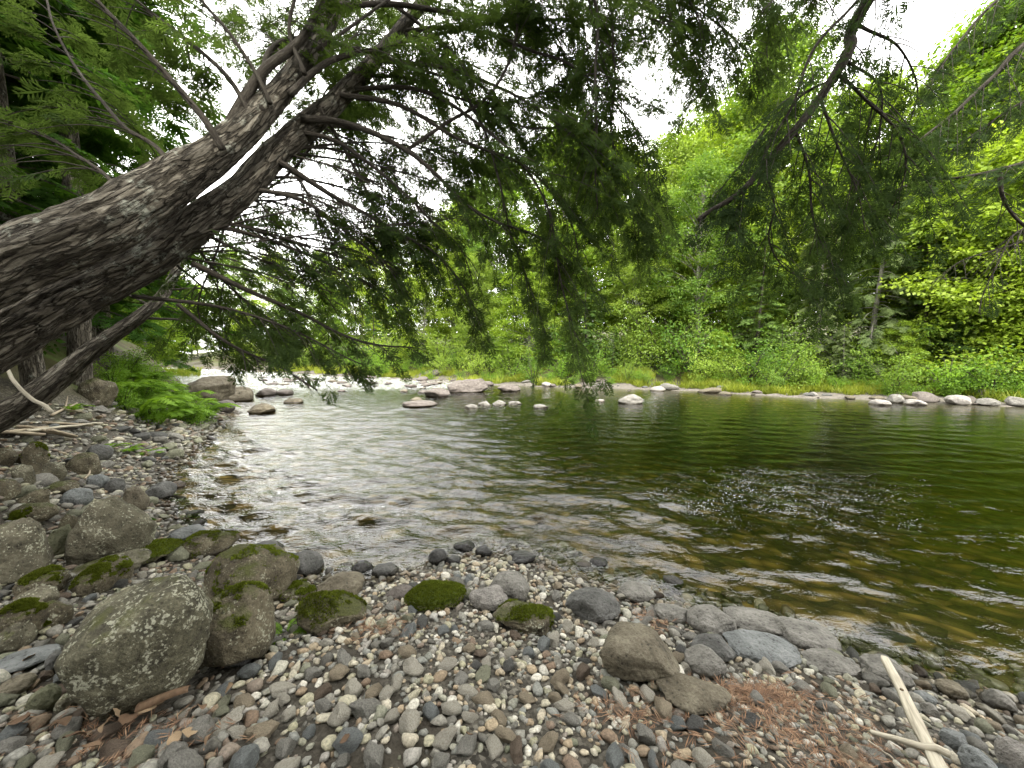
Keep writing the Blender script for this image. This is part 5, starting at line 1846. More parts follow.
# --- tree E: beyond the right edge of the view; boughs reach in
baseE = np.array([9.6, 4.6, .35])
baseE[2] = 0.3
E = thing('hemlock_tree', 'hemlock boughs reaching in from beyond the right side, above the far bank', 'tree', baseE)
b = Buf()
tube(b, S[:, :3] * [1, 1, 1.1], S[:, 3] * 1.1, 40, trunk_disp(23, .05))
link('trunk', b.mesh('trunk'), M_BARK, E)
for pts, d0, d1, r0, r1, kw in [
    ([(1110, -20), (1024, 45), (992, 80), (945, 120), (902, 152), (870, 160)], 4.6, 4.9, .045, .006, dict(fol=.6, t0=.1, twig=.6, droop=.6)),
    ([(1120, 130), (1024, 162), (965, 176), (925, 180), (895, 192), (872, 208)], 4.6, 5.0, .04, .006, dict(fol=.6, t0=.2, twig=.5, droop=.5)),
    ([(1000, 172), (1003, 195), (1015, 215), (1040, 240)], 4.7, 4.7, .022, .014, dict(fol=.2, twig=.3)),
    ([(1060, 215), (1015, 235), (990, 275), (979, 312)], 4.5, 4.6, .012, .004, dict(fol=.06, t0=.2, twig=.3)),
    ([(1060, 225), (1010, 245), (960, 262), (930, 285)], 4.5, 4.7, .010, .003, dict(fol=.06, t0=.2, twig=.3)),
    ([(1100, -60), (1010, -10), (960, 40), (925, 90)], 4.6, 5.0, .035, .006, dict(fol=.55, t0=.1, twig=.55)),
    ([(1110, 60), (1030, 100), (985, 125), (950, 150)], 4.6, 5.0, .03, .006, dict(fol=.55, t0=.1, twig=.5)),
]:
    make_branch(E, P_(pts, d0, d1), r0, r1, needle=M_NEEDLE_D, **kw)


# ------------------------------------------------------------------ whole trees: builders (each mesh once, then copies)
def conifer_meshes(seed, H=11., crown_r=2.2, first=.12, nb=70, spr=1.0, tmpl_=None, r0=.16, dens=1.0, droop=.35):
    r = np.random.default_rng(seed)
    tb, fb = Buf(), Buf()
    z = np.linspace(-.4, H, 40)
    lean = r.normal(0, .02, 2)
    ax = np.c_[lean[0] * z + .05 * np.sin(z * .6 + seed), lean[1] * z + .05 * np.cos(z * .5 + seed), z]
    tube(tb, ax, np.linspace(r0, .02, 40), 14)
    pos, dr, ups, sc = [], [], [], []
    for k in range(nb):
        t = first + (1 - first) * (k + r.random()) / nb
        zz = t * H
        c = np.array([np.interp(zz, z, ax[:, 0]), np.interp(zz, z, ax[:, 1]), zz])
        a = k * 2.4 + r.normal(0, .4)
        L = crown_r * (1 - t) ** .75 * r.uniform(.65, 1.15) * (.75 + .25 * min(1, t / .25)) + .25
        d = np.array([math.cos(a), math.sin(a), .12 + .3 * t])
        u = np.linspace(0, 1, 7)
        bp = c + np.outer(u * L, d)
        bp[:, 2] -= droop * L * u ** 2
        tube(tb, bp, np.linspace(.028 * (1 - t) + .008, .004, 7), 5, cap=False)
        n = int((L * 11 + 4) * dens)
        for j in range(n):
            w = r.uniform(.12, 1) ** .75
            i = min(int(w * 6), 5)
            f = w * 6 - i
            p = bp[i] * (1 - f) + bp[i + 1] * f
            tt = norm(bp[i + 1] - bp[i])
            lat = norm(np.cross(tt, [0, 0, 1.0])) * r.choice([-1, 1])
            off = lat * r.uniform(0, .32) * L * (1.1 - w)
            pos.append(p + off + [0, 0, r.normal(0, .05) - .12 * np.linalg.norm(off)])
            dr.append(norm(tt + lat * r.uniform(.2, 1.0) + [0, 0, r.uniform(-.5, .05)]))
            ups.append(norm(np.array([0, 0, 1.0]) + r.normal(0, .3, 3)))
            sc.append(spr * r.uniform(.6, 1.2))
    scatter(fb, tmpl_ or HEMFAR, np.array(pos), frames(np.array(dr), np.array(ups)), np.array(sc))
    return tb.mesh('trunk'), fb.mesh('crown', False, None)


def broadleaf_meshes(seed, H=12., crown_r=3.0, low=.15, ncl=85, per=15, tm=None, r0=.13, spr=1.0, fork=False, flat=.34):
    r = np.random.default_rng(seed)
    tb, fb = Buf(), Buf()
    n = 30
    z = np.linspace(-.4, H * .9, n)
    bx, by = r.normal(0, .035, 2)
    ax = np.c_[bx * z + .14 * np.sin(z * .45 + seed), by * z + .14 * np.cos(z * .38 + seed), z]
    tube(tb, ax, np.linspace(r0, .025, n), 12)
    if fork:
        u = np.linspace(0, 1, 12)
        i = int(n * .3)
        fp = ax[i] + np.c_[-u * 1.5 - .3 * u * u, 0 * u, u * H * .42]
        tube(tb, fp, np.linspace(r0 * .6, .02, 12), 10)
    pos, dr, sc = [], [], []
    ncl = int(ncl * 1.55)
    for k in range(ncl):
        t = low + (1 - low) * (k + r.random()) / ncl
        prof = math.sin(math.pi * min(1, .22 + .74 * (t - low) / (1 - low))) ** .7
        a = k * 2.39996 + r.normal(0, .5)
        rad = crown_r * prof * r.uniform(.35, 1.08)
        zz = t * H
        c0 = np.array([np.interp(zz * .8, z, ax[:, 0]), np.interp(zz * .8, z, ax[:, 1]), zz * .82])
        c1 = np.array([c0[0] + math.cos(a) * rad, c0[1] + math.sin(a) * rad, zz + r.normal(0, .2)])
        u = np.linspace(0, 1, 6)
        bp = c0 + np.outer(u, c1 - c0) + np.c_[0 * u, 0 * u, .25 * np.sin(u * 3.14)]
        tube(tb, bp, np.linspace(.03 * (1 - t) + .012, .004, 6), 5, cap=False)
        cr = crown_r * r.uniform(.22, .40)
        m = int(per * 1.5 * r.uniform(.6, 1.4))
        g = r.normal(0, 1, (m, 3))
        g = g / np.linalg.norm(g, axis=1, keepdims=True) * (r.random((m, 1)) ** .4)
        g = g * [cr, cr, cr * flat]
        g[:, 2] -= .16 * (g[:, 0] ** 2 + g[:, 1] ** 2) / max(cr, .1)
        pos.append(c1 + g)
        out = norm(np.c_[g[:, 0] + math.cos(a) * .3, g[:, 1] + math.sin(a) * .3, -.15 + r.normal(0, .2, m)])
        dr.append(out)
        sc.append(spr * r.uniform(.7, 1.2, m))
    pos, dr, sc = np.vstack(pos), np.vstack(dr), np.concatenate(sc)
    ups = norm(np.array([0, 0, 1.0]) + r.normal(0, .28, (len(pos), 3)))
    scatter(fb, tm or LEAF, pos, frames(dr, ups), sc)
    return tb.mesh('trunk'), fb.mesh('crown', False, None)


def shrub_meshes(seed, H=1.6, R=1.0, n=60, tm=None, spr=.8):
    r = np.random.default_rng(seed)
    tb, fb = Buf(), Buf()
    pos, dr, sc = [], [], []
    for k in range(11):
        a = r.uniform(0, 6.28)
        tip = np.array([math.cos(a) * R * r.uniform(.2, .9), math.sin(a) * R * r.uniform(.2, .9), H * r.uniform(.55, 1.05)])
        u = np.linspace(0, 1, 7)
        bp = np.outer(u, tip) + np.c_[0 * u, 0 * u, .2 * np.sin(u * 3.14)]
        bp[0, 2] = -.1
        tube(tb, bp, np.linspace(.016, .004, 7), 5, cap=False)
        for j in range(n // 11):
            w = r.uniform(.2, 1.05)
            p = tip * w + r.normal(0, .16, 3) * R
            p[2] = max(.05, p[2])
            pos.append(p)
            dr.append(norm(np.array([math.cos(a), math.sin(a), .1]) + r.normal(0, .5, 3)))
            sc.append(spr * r.uniform(.6, 1.2))
    pos, dr, sc = np.array(pos), np.array(dr), np.array(sc)
    ups = norm(np.array([0, 0, 1.0]) + r.normal(0, .4, (len(pos), 3)))
    scatter(fb, tm or LEAFS, pos, frames(dr, ups), sc)
    return tb.mesh('stem'), fb.mesh('leaves', False, None)


def make_kind(name, meshes, tm, cm, part_names):
    a, b = meshes
    a.materials.append(tm)
    b.materials.append(cm)
    return (name, a, b, part_names)


def plant(kind, label, cat, group, x, y, s=1.0, rz=None, sz=None, z=None):
    name, a, b, pn = kind
    t = thing(name, label, cat, (x, y, (g1(x, y) if z is None else z) - .03), group, rng.uniform(0, 6.28) if rz is None else rz)
    t.scale = (s, s, s * (sz or 1))
    link(pn[0], a, None, t)
    link(pn[1], b, None, t)
    return t


TP = ('trunk', 'crown')
K_MAPLE = [make_kind('broadleaf_tree', broadleaf_meshes(101 + i, 11 + i, 3.0 + .2 * i, .12, 95, 15), M_GREYBARK, M_LEAF1, TP) for i in range(3)]
K_BIRCH = [make_kind('broadleaf_tree', broadleaf_meshes(121 + i, 12 + i, 2.6, .14, 95, 16, LEAFS, spr=1.35), M_GREYBARK, M_LEAF2, TP) for i in range(2)]
K_FORK = make_kind('broadleaf_tree', broadleaf_meshes(131, 12, 2.8, .26, 70, 15, LEAFS, fork=True, r0=.17, spr=1.3), M_GREYBARK, M_LEAF2, TP)
K_CON = [make_kind('conifer_tree', conifer_meshes(141 + i, 12 + i, 2.5, .06, 85, 1.1), M_BARK2, M_CONIF, TP) for i in range(2)]
K_CED = make_kind('cedar_tree', conifer_meshes(151, 9, 2.2, .05, 75, 1.0, HEMFAR, dens=.75, droop=.55), M_GREYBARK, M_CEDAR, TP)
K_BIG = make_kind('broadleaf_tree', broadleaf_meshes(161, 8.5, 3.0, .06, 80, 14, BIGLEAF, spr=.95), M_GREYBARK, M_LEAF1, TP)
K_HEM = [make_kind('hemlock_tree', conifer_meshes(171 + i, 12, 3.0, .10, 85, .95, HEMFAR, dens=1.15, droop=.4, r0=.17), M_BARK, M_NEEDLE_B, TP) for i in range(2)]
SP = ('stem', 'leaves')
K_SH = [make_kind('leafy_shrub', shrub_meshes(181 + i, 1.6, 1.25, 170), M_TWIG, M_LEAF3, SP) for i in range(3)]
K_SHY = [make_kind('leafy_shrub', shrub_meshes(191 + i, 1.1, .95, 130), M_TWIG, M_FERN, SP) for i in range(2)]

# far bank: tall trees behind, middle trees in front, then shrubs.  (photo column, distance from the waterline, kind, scale, height factor)
def far_at(px, s):
    """a spot on the far bank under a photo column, s metres in from the waterline"""
    d = ray(px, 384)
    d = d / d[1]
    ys = np.arange(9, 75, .2)
    Pq = np.c_[d[0] * ys, ys]
    _, sf = zones(Pq)
    ok = np.where(sf >= s)[0]
    i = ok[0] if len(ok) else -1
    return Pq[i]


GF = 'trees of the far bank'
TALL = [
    (1090, 9, K_MAPLE[0], 1.50, 'bright maple at the right end of the tall back row'), (1015, 10, K_MAPLE[1], 1.50, 'tall bright maple rising above the right side bough'),
    (950, 12, K_BIRCH[0], 1.40, 'tall light birch right of the sky gap beside the drooping limb'), (890, 9, K_CON[0], 1.00, 'tall dark conifer directly behind the drooping limb'),
    (835, 11, K_MAPLE[2], 1.20, 'bright maple left of the conifer behind the drooping limb'), (775, 10, K_BIRCH[1], 1.56, 'light birch in the back row above the lone pale rock'),
    (722, 11, K_MAPLE[0], 1.56, 'maple in the back row right of the white sky opening'), (670, 10, K_BIRCH[0], 1.31, 'birch under the white sky opening'),
    (615, 11, K_MAPLE[1], 1.38, 'maple behind the hanging hemlock curtain'), (560, 9, K_MAPLE[2], 1.38, 'bright maple left of the hanging hemlock curtain'),
    (505, 10, K_BIRCH[1], 1.32, 'birch standing above the red brown boulder'), (455, 9, K_MAPLE[0], 1.26, 'maple left of the red brown boulder at the bend'),
    (405, 8, K_CON[1], 1.00, 'dark conifer at the river bend'), (365, 9, K_MAPLE[1], 1.10, 'maple upstream of the bend conifer'),
    (325, 9, K_BIRCH[0], 1.10, 'birch above the upstream rapids'), (285, 8, K_MAPLE[2], 1.10, 'distant maple upstream over the current boulder'),
    (245, 8, K_CON[0], 0.95, 'distant conifer upstream over the fractured boulder'), (200, 7, K_MAPLE[0], 1.10, 'distant maple upstream behind the slim stem'),
    (160, 7, K_BIRCH[1], 1.10, 'most distant birch at the upstream end of the river'),
    (1050, 17, K_BIRCH[1], 1.60, 'tall birch far up the slope at the right edge'), (920, 18, K_MAPLE[0], 1.35, 'maple on the slope behind the sky gap edge'),
    (800, 19, K_MAPLE[1], 1.35, 'maple up the slope behind the light birch'), (695, 18, K_MAPLE[2], 1.56, 'maple up the slope behind the grey forked tree'),
    (590, 18, K_BIRCH[0], 1.69, 'birch up the slope behind the hanging curtain'), (480, 18, K_MAPLE[1], 1.54, 'maple up the slope over the red brown boulder'),
    (385, 18, K_MAPLE[2], 1.40, 'maple up the slope at the river bend'),
]
MIDT = [
    (1070, 4.0, K_BIG, 1.0, 'large leaved maple sapling at the right edge of the far bank'), (985, 4.6, K_BIG, 1.15, 'large leaved yellow green maple beneath the right side bough'),
    (925, 4.5, K_CON[0], .6, 'small bushy conifer in the middle row, left of the large leaved maple'), (868, 4.2, K_CED, .95, 'half bare cedar with grey twigs'),
    (815, 5.2, K_CED, .85, 'bushy cedar left of the half bare cedar'), (755, 4.8, K_CON[1], .62, 'small dark conifer right of the grey forked tree'),
    (694, 5.6, K_FORK, 1.0, 'grey forked tree with bare pale stem'), (640, 5.5, K_BIRCH[1], .75, 'small birch left of the grey forked tree'),
    (585, 5, K_CON[0], .55, 'little conifer behind the tips of the hanging curtain'), (530, 5, K_MAPLE[0], .75, 'small maple behind the midstream line of stones'),
    (475, 5, K_BIRCH[0], .7, 'small birch beside the red brown boulder'), (425, 5, K_MAPLE[2], .7, 'small maple on the far gravel bar'),
    (375, 4.5, K_CON[1], .55, 'little conifer left of the far gravel bar'), (335, 4.5, K_MAPLE[1], .7, 'small maple over the reddish rapids rock'),
    (290, 4, K_BIRCH[1], .7, 'small birch at the upstream water edge'), (905, 6.5, K_MAPLE[1], .85, 'young maple behind the small bushy conifer'),
    (735, 7, K_MAPLE[2], .85, 'young maple between the grey forked tree and the back row'), (1035, 6.5, K_CON[1], .95, 'mid height conifer behind the large leaved maple'),
    (250, 4, K_MAPLE[0], .65, 'small maple beyond the rapids, upstream'), (660, 7.5, K_MAPLE[1], .8, 'young maple behind the small birch'), (555, 7.5, K_BIRCH[0], .85, 'young birch behind the small maple'),
]
for px, s, k, sc, lab in TALL + MIDT:
    x, y = far_at(px, s)
    plant(k, lab, 'tree', GF, x, y, sc)

shr = []
for i, px in enumerate(np.linspace(250, 1065, 44)):
    s = 2.4 + rng.uniform(-1.0, 1.5)
    x, y = far_at(px + rng.normal(0, 4), s)
    k = (K_SH + K_SHY + K_SH)[int(rng.integers(8))]
    sc = float(np.exp(rng.normal(-.1, .38))) * (1.15 if y > 20 else 1)
    shr.append((px, 'yellow green' if k in K_SHY else 'mid green', sc > 1.05, plant(k, None, 'shrub', 'shrubs along the far bank', x, y, sc)))
for i, px in enumerate(np.linspace(290, 1060, 26)):
    x, y = far_at(px + rng.normal(0, 6), 4.4 + rng.uniform(0, 1.6))
    k = K_SH[int(rng.integers(3))]
    shr.append((px, 'tall leafy', True, plant(k, None, 'shrub', 'shrubs along the far bank', x, y, rng.uniform(1.5, 2.3))))
by = {}
for px, c, big, o in shr:
    by.setdefault((c, big), []).append((px, o))
for (c, big), L in by.items():
    L.sort(key=lambda t: -t[0])
    for j, (px, o) in enumerate(L):
        sz = '' if c == 'tall leafy' else ('large ' if big else 'low ')
        o['label'] = f'{sz}{c} shrub on the far bank, {ordinal(j + 1)} such shrub from the right'

hb = []
for i, px in enumerate(np.linspace(330, 1050, 34)):
    x, y = far_at(px + rng.normal(0, 5), rng.uniform(1.0, 2.2))
    hb.append((px, plant(K_SHY[i % 2], None, 'herb', 'herb clumps behind the far waterline', x, y, rng.uniform(.35, .62))))
for j, (px, o) in enumerate(sorted(hb, key=lambda t: -t[0])):
    o['label'] = f'low yellow green herb clump behind the far waterline rocks, {ordinal(j + 1)} from the right'

for px, s, k, sc, lab in [(1018, 3.2, K_CON[0], .22, 'tiny conifer among the far shrubs near the right edge'), (948, 3.4, K_CON[1], .2, 'tiny conifer behind the tilted far rock'), (842, 3.0, K_CED, .3, 'little cedar among the far shrubs below the half bare cedar'),
                          (782, 3.3, K_CON[0], .24, 'tiny conifer among the far shrubs right of the forked tree'), (612, 3.2, K_CON[1], .22, 'tiny conifer among the far shrubs beside the lone rock'), (505, 3.3, K_BIG, .3, 'broad leaved sapling behind the red brown boulder'),
                          (900, 3.2, K_BIG, .32, 'broad leaved sapling among the far shrubs before the small bushy conifer'), (720, 3.0, K_BIG, .28, 'broad leaved sapling right of the forked tree'), (1048, 3.0, K_BIG, .36, 'broad leaved sapling at the right edge of the far waterline')]:
    x, y = far_at(px, s)
    plant(k, lab, 'sapling', 'saplings on the far bank', x, y, sc)

# grass strip of the far bank
b = Buf()
pos, dr = [], []
T = [tmpl([diamond((rng.normal(0, .05), rng.normal(0, .05), 0), norm(np.array([rng.normal(0, .35), 1, rng.normal(0, .3)])), rng.uniform(.2, .42), .032) for _ in range(6)]) for _ in range(4)]
pts = np.array([p for p in FAR if 9 < p[1] < 46 and -26 < p[0] < 24])
seg = np.concatenate([[0], np.cumsum(np.linalg.norm(np.diff(pts, axis=0), axis=1))])
cnd = []
for _ in range(26000):
    s = rng.uniform(0, seg[-1])
    i = min(np.searchsorted(seg, s), len(pts) - 1)
    cnd.append(pts[i] + [rng.normal(0, .4), rng.uniform(.5, 4.4)])
cnd = np.array(cnd)
_, sf = zones(cnd)
nzz = noise3(np.c_[cnd * .9, 0 * cnd[:, 0]], 60)
n4 = noise3(np.c_[cnd * .45, 0 * cnd[:, 0]], 64)
ok = (sf > .8 + .7 * nzz) & (n4 + .5 * nzz > -.18) & (rng.random(len(cnd)) < np.where(cnd[:, 0] > -1, 1, .45))
cnd = cnd[ok]
pos = np.c_[cnd, height(cnd) - .01]
dr = norm(np.c_[rng.normal(0, .3, (len(cnd), 2)), np.ones(len(cnd))])
scatter(b, T, pos, frames(dr, norm(rng.normal(0, 1, (len(cnd), 3)))), rng.uniform(.6, 1.3, len(cnd)))
tag(link('grass', b.mesh('grass', False, None), M_GRASS), 'sunlit yellow green grass and herbs along the far bank', None, None, 'stuff')

# undergrowth that fills the forest floor behind the shrubs
b = Buf()
n = 9000
cnd = np.c_[rng.uniform(-30, 32, n), rng.uniform(10, 48, n)]
_, sf = zones(cnd)
cnd = cnd[(sf > 3.6) & (sf < 15)]
pos = np.c_[cnd, height(cnd) + rng.uniform(.1, .9, len(cnd))]
a = rng.uniform(0, 6.28, len(cnd))
scatter(b, LEAF, pos, frames(np.c_[np.cos(a), np.sin(a), 0 * a - .1], norm(np.array([0, -.2, 1.0]) + rng.normal(0, .3, (len(cnd), 3)))), rng.uniform(.7, 1.3, len(cnd)))
tag(link('undergrowth', b.mesh('undergrowth', False, None), M_LEAF2), 'leafy undergrowth filling the forest floor behind the far shrubs', None, None, 'stuff')

# ------------------------------------------------------------------ left forest behind the leaning trunks
for i, (x, y, s, lab) in enumerate([
    (-7.6, 4.6, .95, 'dark forest hemlock nearest behind the leaning trunks'), (-8.9, 6.6, 1.0, 'forest hemlock with bare pole trunk at the top left corner'),
    (-9.4, 8.6, .8, 'forest hemlock behind the junction of the leaning trunks'), (-11.0, 5.2, 1.1, 'forest hemlock deepest on the left edge'),
    (-10.2, 9.6, 1.0, 'forest hemlock farther up the shaded bank'), (-13.2, 8.2, 1.2, 'tall forest hemlock far behind the left edge'),
    (-19.0, 15.0, .8, 'hemlock at the water edge upstream, behind the slim stem'), (-15.5, 13.5, 1.0, 'hemlock upstream behind the shaded boulder'),
    (-20.5, 19, 1.1, 'distant hemlock on the left bank upstream'), (-18.5, 11.5, 1.3, 'big hemlock at the back of the left forest'),
    (-29, 25, 1.1, 'far left bank hemlock near the bend'), (-7.2, 2.4, .9, 'forest hemlock beside the root of the thickest trunk'),
]):
    plant(K_HEM[i % 2], lab, 'tree', 'hemlocks of the left bank forest', x, y, s)

K_HEMH = make_kind('hemlock_tree', conifer_meshes(177, 13, 3.0, .42, 75, .95, HEMFAR, dens=1.3, droop=.4, r0=.17), M_BARK, M_NEEDLE_B, TP)
for x, y, s, lab in [(-7.7, 6.8, 1.0, 'hemlock with a high crown beside the river behind the leaning trunks'), (-11.2, 10.2, 1.1, 'high crowned hemlock second from the river behind the leaning trunks'), (-6.9, 5.6, .8, 'slim high crowned hemlock close behind the dead upper limbs')]:
    plant(K_HEMH, lab, 'tree', 'hemlocks of the left bank forest', x, y, s)

for k_, x, y, s, lab in [(K_MAPLE[0], -30, 31, 1.0, 'maple far up the left bank where the river leaves view'), (K_BIRCH[0], -36, 36, 1.1, 'birch far up the left bank beyond the last hemlock'), (K_MAPLE[1], -44, 44, 1.2, 'farthest maple on the left bank'),
                         (K_HEM[0], -25, 27, 1.0, 'hemlock far upstream leaning shade on the left bank'), (K_CON[0], -52, 58, 1.3, 'conifer closing the far end of the valley'), (K_MAPLE[2], -62, 62, 1.4, 'maple closing the far end of the valley'),
                         (K_BIRCH[1], -44, 62, 1.3, 'birch closing the far end of the valley'), (K_MAPLE[2], -22, 23.5, .75, 'young maple on the left bank behind the ferns')]:
    plant(k_, lab, 'tree', 'trees at the upstream end', x, y, s)

# unseen trees added behind the viewer to shade the beach
for i, (x, y, s, lab) in enumerate([(-3.2, -3.4, .9, 'unseen hemlock added for shade behind the beach, left'), (1.2, -4.6, 1.0, 'unseen hemlock added for shade behind the beach, middle'), (6.5, -4.0, 1.0, 'unseen hemlock added for shade behind the beach, right'), (3.6, -5.6, 1.2, 'tall unseen hemlock added for shade behind the beach, right of the middle one'), (-1.2, -6.2, 1.2, 'tall unseen hemlock added for shade behind the beach, left of the middle one'), (9.2, -6.0, 1.2, 'tall unseen hemlock added for shade farthest right behind the beach'), (1.8, -2.4, .8, 'smaller unseen hemlock added for shade closest behind the beach')]):
    plant(K_HEM[i % 2], lab, 'tree', 'unseen hemlocks added to shade the beach', x, y, s)


b = Buf()
n = 9000
cnd = np.c_[rng.uniform(-34, -5.2, n), rng.uniform(3.2, 34, n)]
sn_ = bil(GSN, cnd[:, 0], cnd[:, 1])
cnd = cnd[(sn_ > 2.2) & (cnd[:, 0] < -.98 * cnd[:, 1] - .8)]
pos = np.c_[cnd, bil(GZ, cnd[:, 0], cnd[:, 1]) + rng.uniform(.05, .55, len(cnd))]
a = rng.uniform(0, 6.28, len(cnd))
scatter(b, LEAFS, pos, frames(np.c_[np.cos(a), np.sin(a), 0 * a - .1], norm(np.array([0, 0, 1.0]) + rng.normal(0, .35, (len(cnd), 3)))), rng.uniform(.7, 1.3, len(cnd)))
tag(link('forest_undergrowth', b.mesh('forest_undergrowth', False, None), M_NEEDLE_B), 'dark green undergrowth on the shaded forest floor of the left bank', None, None, 'stuff')

# ------------------------------------------------------------------ ferns and small plants
def fern_meshes(seed, n=9, L=.55):
    r = np.random.default_rng(seed)
    st, fb = Buf(), Buf()
    for k in range(n):
        a = k * 2.4 + r.normal(0, .3)
        u = np.linspace(0, 1, 9)
        l = L * r.uniform(.7, 1.1)
        bp = np.c_[np.cos(a) * l * u * .85, np.sin(a) * l * u * .85, l * (1.05 * u - .75 * u ** 2)]
        tube(st, bp, np.linspace(.004, .001, 9), 4, cap=False)
        tt = norm(np.gradient(bp, axis=0))
        ds = []
        for j in range(1, 9):
            for half in (0, .5):
                i = min(j, 8)
                p = bp[i] if half == 0 or j == 8 else (bp[i] + bp[i + 1]) / 2
                w = l * .30 * math.sin(math.pi * min(1, .15 + .85 * (1 - u[i]) ** .8))
                for s in (-1, 1):
                    lat = norm(np.cross(tt[i], [0, 0, 1.0])) * s
                    d = norm(lat + tt[i] * .45 + [0, 0, -.15])
                    sd = norm(tt[i] - d * (tt[i] @ d))
                    ds.append(np.array([p, p + d * w * .4 + sd * .02, p + d * w, p + d * w * .4 - sd * .02]))
        V, Q = tmpl(ds)
        fb.add(V, Q)
    return st.mesh('stem'), fb.mesh('fronds', False, None)


K_FERN = [make_kind('fern_clump', fern_meshes(300 + i), M_FERN, M_FERN, ('stem', 'fronds')) for i in range(3)]
FERNS = [(122, 382), (132, 390), (145, 385), (128, 400), (142, 403), (155, 398), (150, 412), (165, 405), (172, 414), (180, 420), (192, 412), (198, 421), (160, 422), (186, 402), (138, 416), (202, 418), (170, 408), (118, 395)]
fl_ = []
for i, (px, py) in enumerate(FERNS):
    p = on_ground(px, py, .05)
    fl_.append((px, py, plant(K_FERN[i % 3], None, 'fern', 'ferns around the fractured boulder', p[0], p[1], rng.uniform(1.0, 1.6), sz=1.35)))
for row, (lo, hi, nm) in enumerate([(0, 396, 'in the back row left of the fractured boulder'), (396, 409, 'in the middle row before the fractured boulder'), (409, 999, 'in the front row by the bank stones')]):
    L = sorted([(px, o) for px, py, o in fl_ if lo <= py < hi], key=lambda t: t[0])
    for j, (px, o) in enumerate(L):
        o['label'] = f'bright green fern {nm}, {ordinal(j + 1)} from the left'
for px, py, s, lab in [(285, 636, .28, 'small feathery green fern between the tall brown boulder and the mossy wedge boulder'), (150, 455, .5, 'pale green seedling clump on the bank gravel by the water'),
                       (128, 452, .5, 'green seedling clump left of the pale one on the bank'), (105, 452, .55, 'low dark green plant clump on the shaded bank gravel'), (70, 412, .6, 'small dark fern in front of the shaded boulder')]:
    p = on_ground(px, py)
    plant(K_FERN[0], lab, 'plant', None, p[0], p[1], s)
hb = []
for i, (px, py) in enumerate([(118, 372), (128, 375), (138, 378), (150, 388), (160, 392), (150, 420), (178, 412), (190, 424), (140, 409), (205, 420), (112, 384), (124, 408)]):
    p = on_ground(px, py, .05)
    hb.append((px, py, plant(K_SHY[i % 2], None, 'herb', 'leafy herbs among the ferns', p[0], p[1], rng.uniform(.4, .62))))
for row, (lo, hi, nm) in enumerate([(0, 391, 'behind the ferns'), (391, 999, 'among the front ferns')]):
    L = sorted([(px, o) for px, py, o in hb if lo <= py < hi], key=lambda t: t[0])
    for j, (px, o) in enumerate(L):
        o['label'] = f'bushy yellow green herb {nm} upstream, {ordinal(j + 1)} from the left'
# leafy seedling in front of the moss slab
p = on_ground(141, 552)
t = thing('seedling', 'slender dark seedling with broad drooping leaves beside the moss slab', 'plant', p)
b = Buf()
h0 = np.array([[0, 0, -.03], [.01, 0, .12], [.03, .01, .22], [.06, .0, .3]])
tube(b, spline(h0, 10), np.linspace(.004, .0015, 10), 5)
link('stem', b.mesh('stem'), M_TWIG, t)
ds = []
for (z_, a, l) in ((.3, .2, .11), (.28, 2.4, .10), (.27, 4.2, .10), (.2, 1.2, .12), (.2, 3.4, .12), (.3, 5.4, .09), (.24, 5.9, .11)):
    d = np.array([math.cos(a), math.sin(a), -.3])
    ds.append(diamond((.04, 0, z_), d, l, l * .5))
V, Q = tmpl(ds)
link('leaves', new_mesh('leaves', V, [Q], False), M_NEEDLE_B, t)

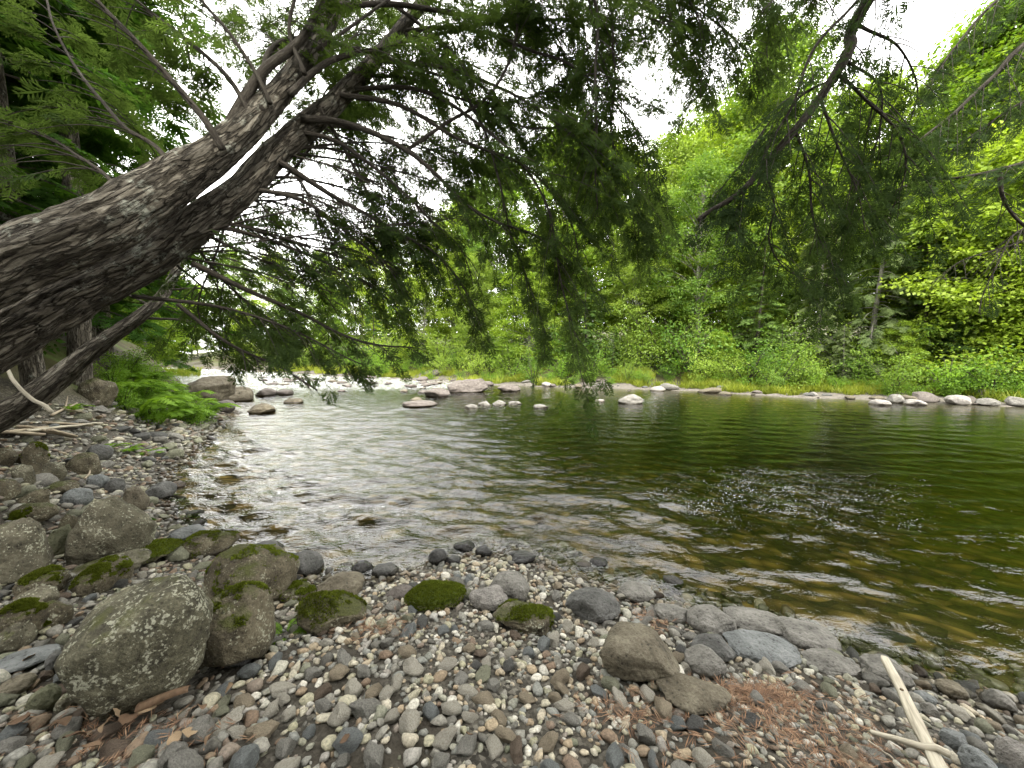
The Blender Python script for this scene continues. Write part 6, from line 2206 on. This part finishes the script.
# upstream strip of bright grass beyond the ferns
b = Buf()
pos = []
for _ in range(700):
    p = on_plane(rng.uniform(112, 200), rng.normal(374, 1.6), .0)
    pos.append((p[0], p[1], .03))
pos = np.array(pos)
dr = norm(np.c_[rng.normal(0, .3, (len(pos), 2)), np.ones(len(pos))])
scatter(b, T, pos, frames(dr, norm(rng.normal(0, 1, (len(pos), 3)))), rng.uniform(.9, 1.8, len(pos)))
tag(link('reed_grass', b.mesh('reed_grass', False, None), M_GRASS), 'bright grass growing in the shallows upstream', None, None, 'stuff')

# ------------------------------------------------------------------ light
SUN_EL, SUN_AZ = math.radians(47), math.radians(162)   # azimuth clockwise from +Y: behind the viewer, to the right
w = bpy.data.worlds.new('World')
scene.world = w
w.use_nodes = True
nt = w.node_tree
nt.nodes.clear()
out = nt.nodes.new('ShaderNodeOutputWorld')
bg = nt.nodes.new('ShaderNodeBackground')
sky = nt.nodes.new('ShaderNodeTexSky')
sky.sky_type = 'NISHITA'
sky.sun_disc = False
sky.sun_elevation = SUN_EL
sky.sun_rotation = SUN_AZ
sky.dust_density = 2.5
tc = nt.nodes.new('ShaderNodeTexCoord')
cl = noise_node(nt, tc.outputs['Generated'], 2.2, 5, .6, .3)
cf = ramp(nt, cl, [(.30, (.7, .7, .7)), (.5, (.98, .98, .98))])
mxw = mixc(nt, cf, sky.outputs[0], (46.0, 45.4, 44.3))
nt.links.new(mxw, bg.inputs['Color'])
bg.inputs['Strength'].default_value = .1
nt.links.new(bg.outputs[0], out.inputs['Surface'])

sd = bpy.data.lights.new('sun', 'SUN')
sd.energy = 5.0
sd.angle = math.radians(6)
sd.color = (1, .95, .86)
so = bpy.data.objects.new('sun', sd)
COL.objects.link(so)
dv = Vector((math.sin(SUN_AZ) * math.cos(SUN_EL), math.cos(SUN_AZ) * math.cos(SUN_EL), math.sin(SUN_EL)))
so.rotation_euler = dv.to_track_quat('Z', 'Y').to_euler()

scene.view_settings.view_transform = 'Standard'
scene.view_settings.look = 'None'
scene.view_settings.exposure = 0.70
scene.view_settings.gamma = 1.0
scene.view_settings.use_curve_mapping = False
scene.render.engine = 'CYCLES'
cy = scene.cycles
cy.max_bounces = 7
cy.diffuse_bounces = 3
cy.glossy_bounces = 3
cy.transmission_bounces = 4
cy.transparent_max_bounces = 8
cy.sample_clamp_indirect = 6
cy.use_denoising = True
cy.denoiser = 'OPENIMAGEDENOISE'
cy.caustics_reflective = False
cy.caustics_refractive = False
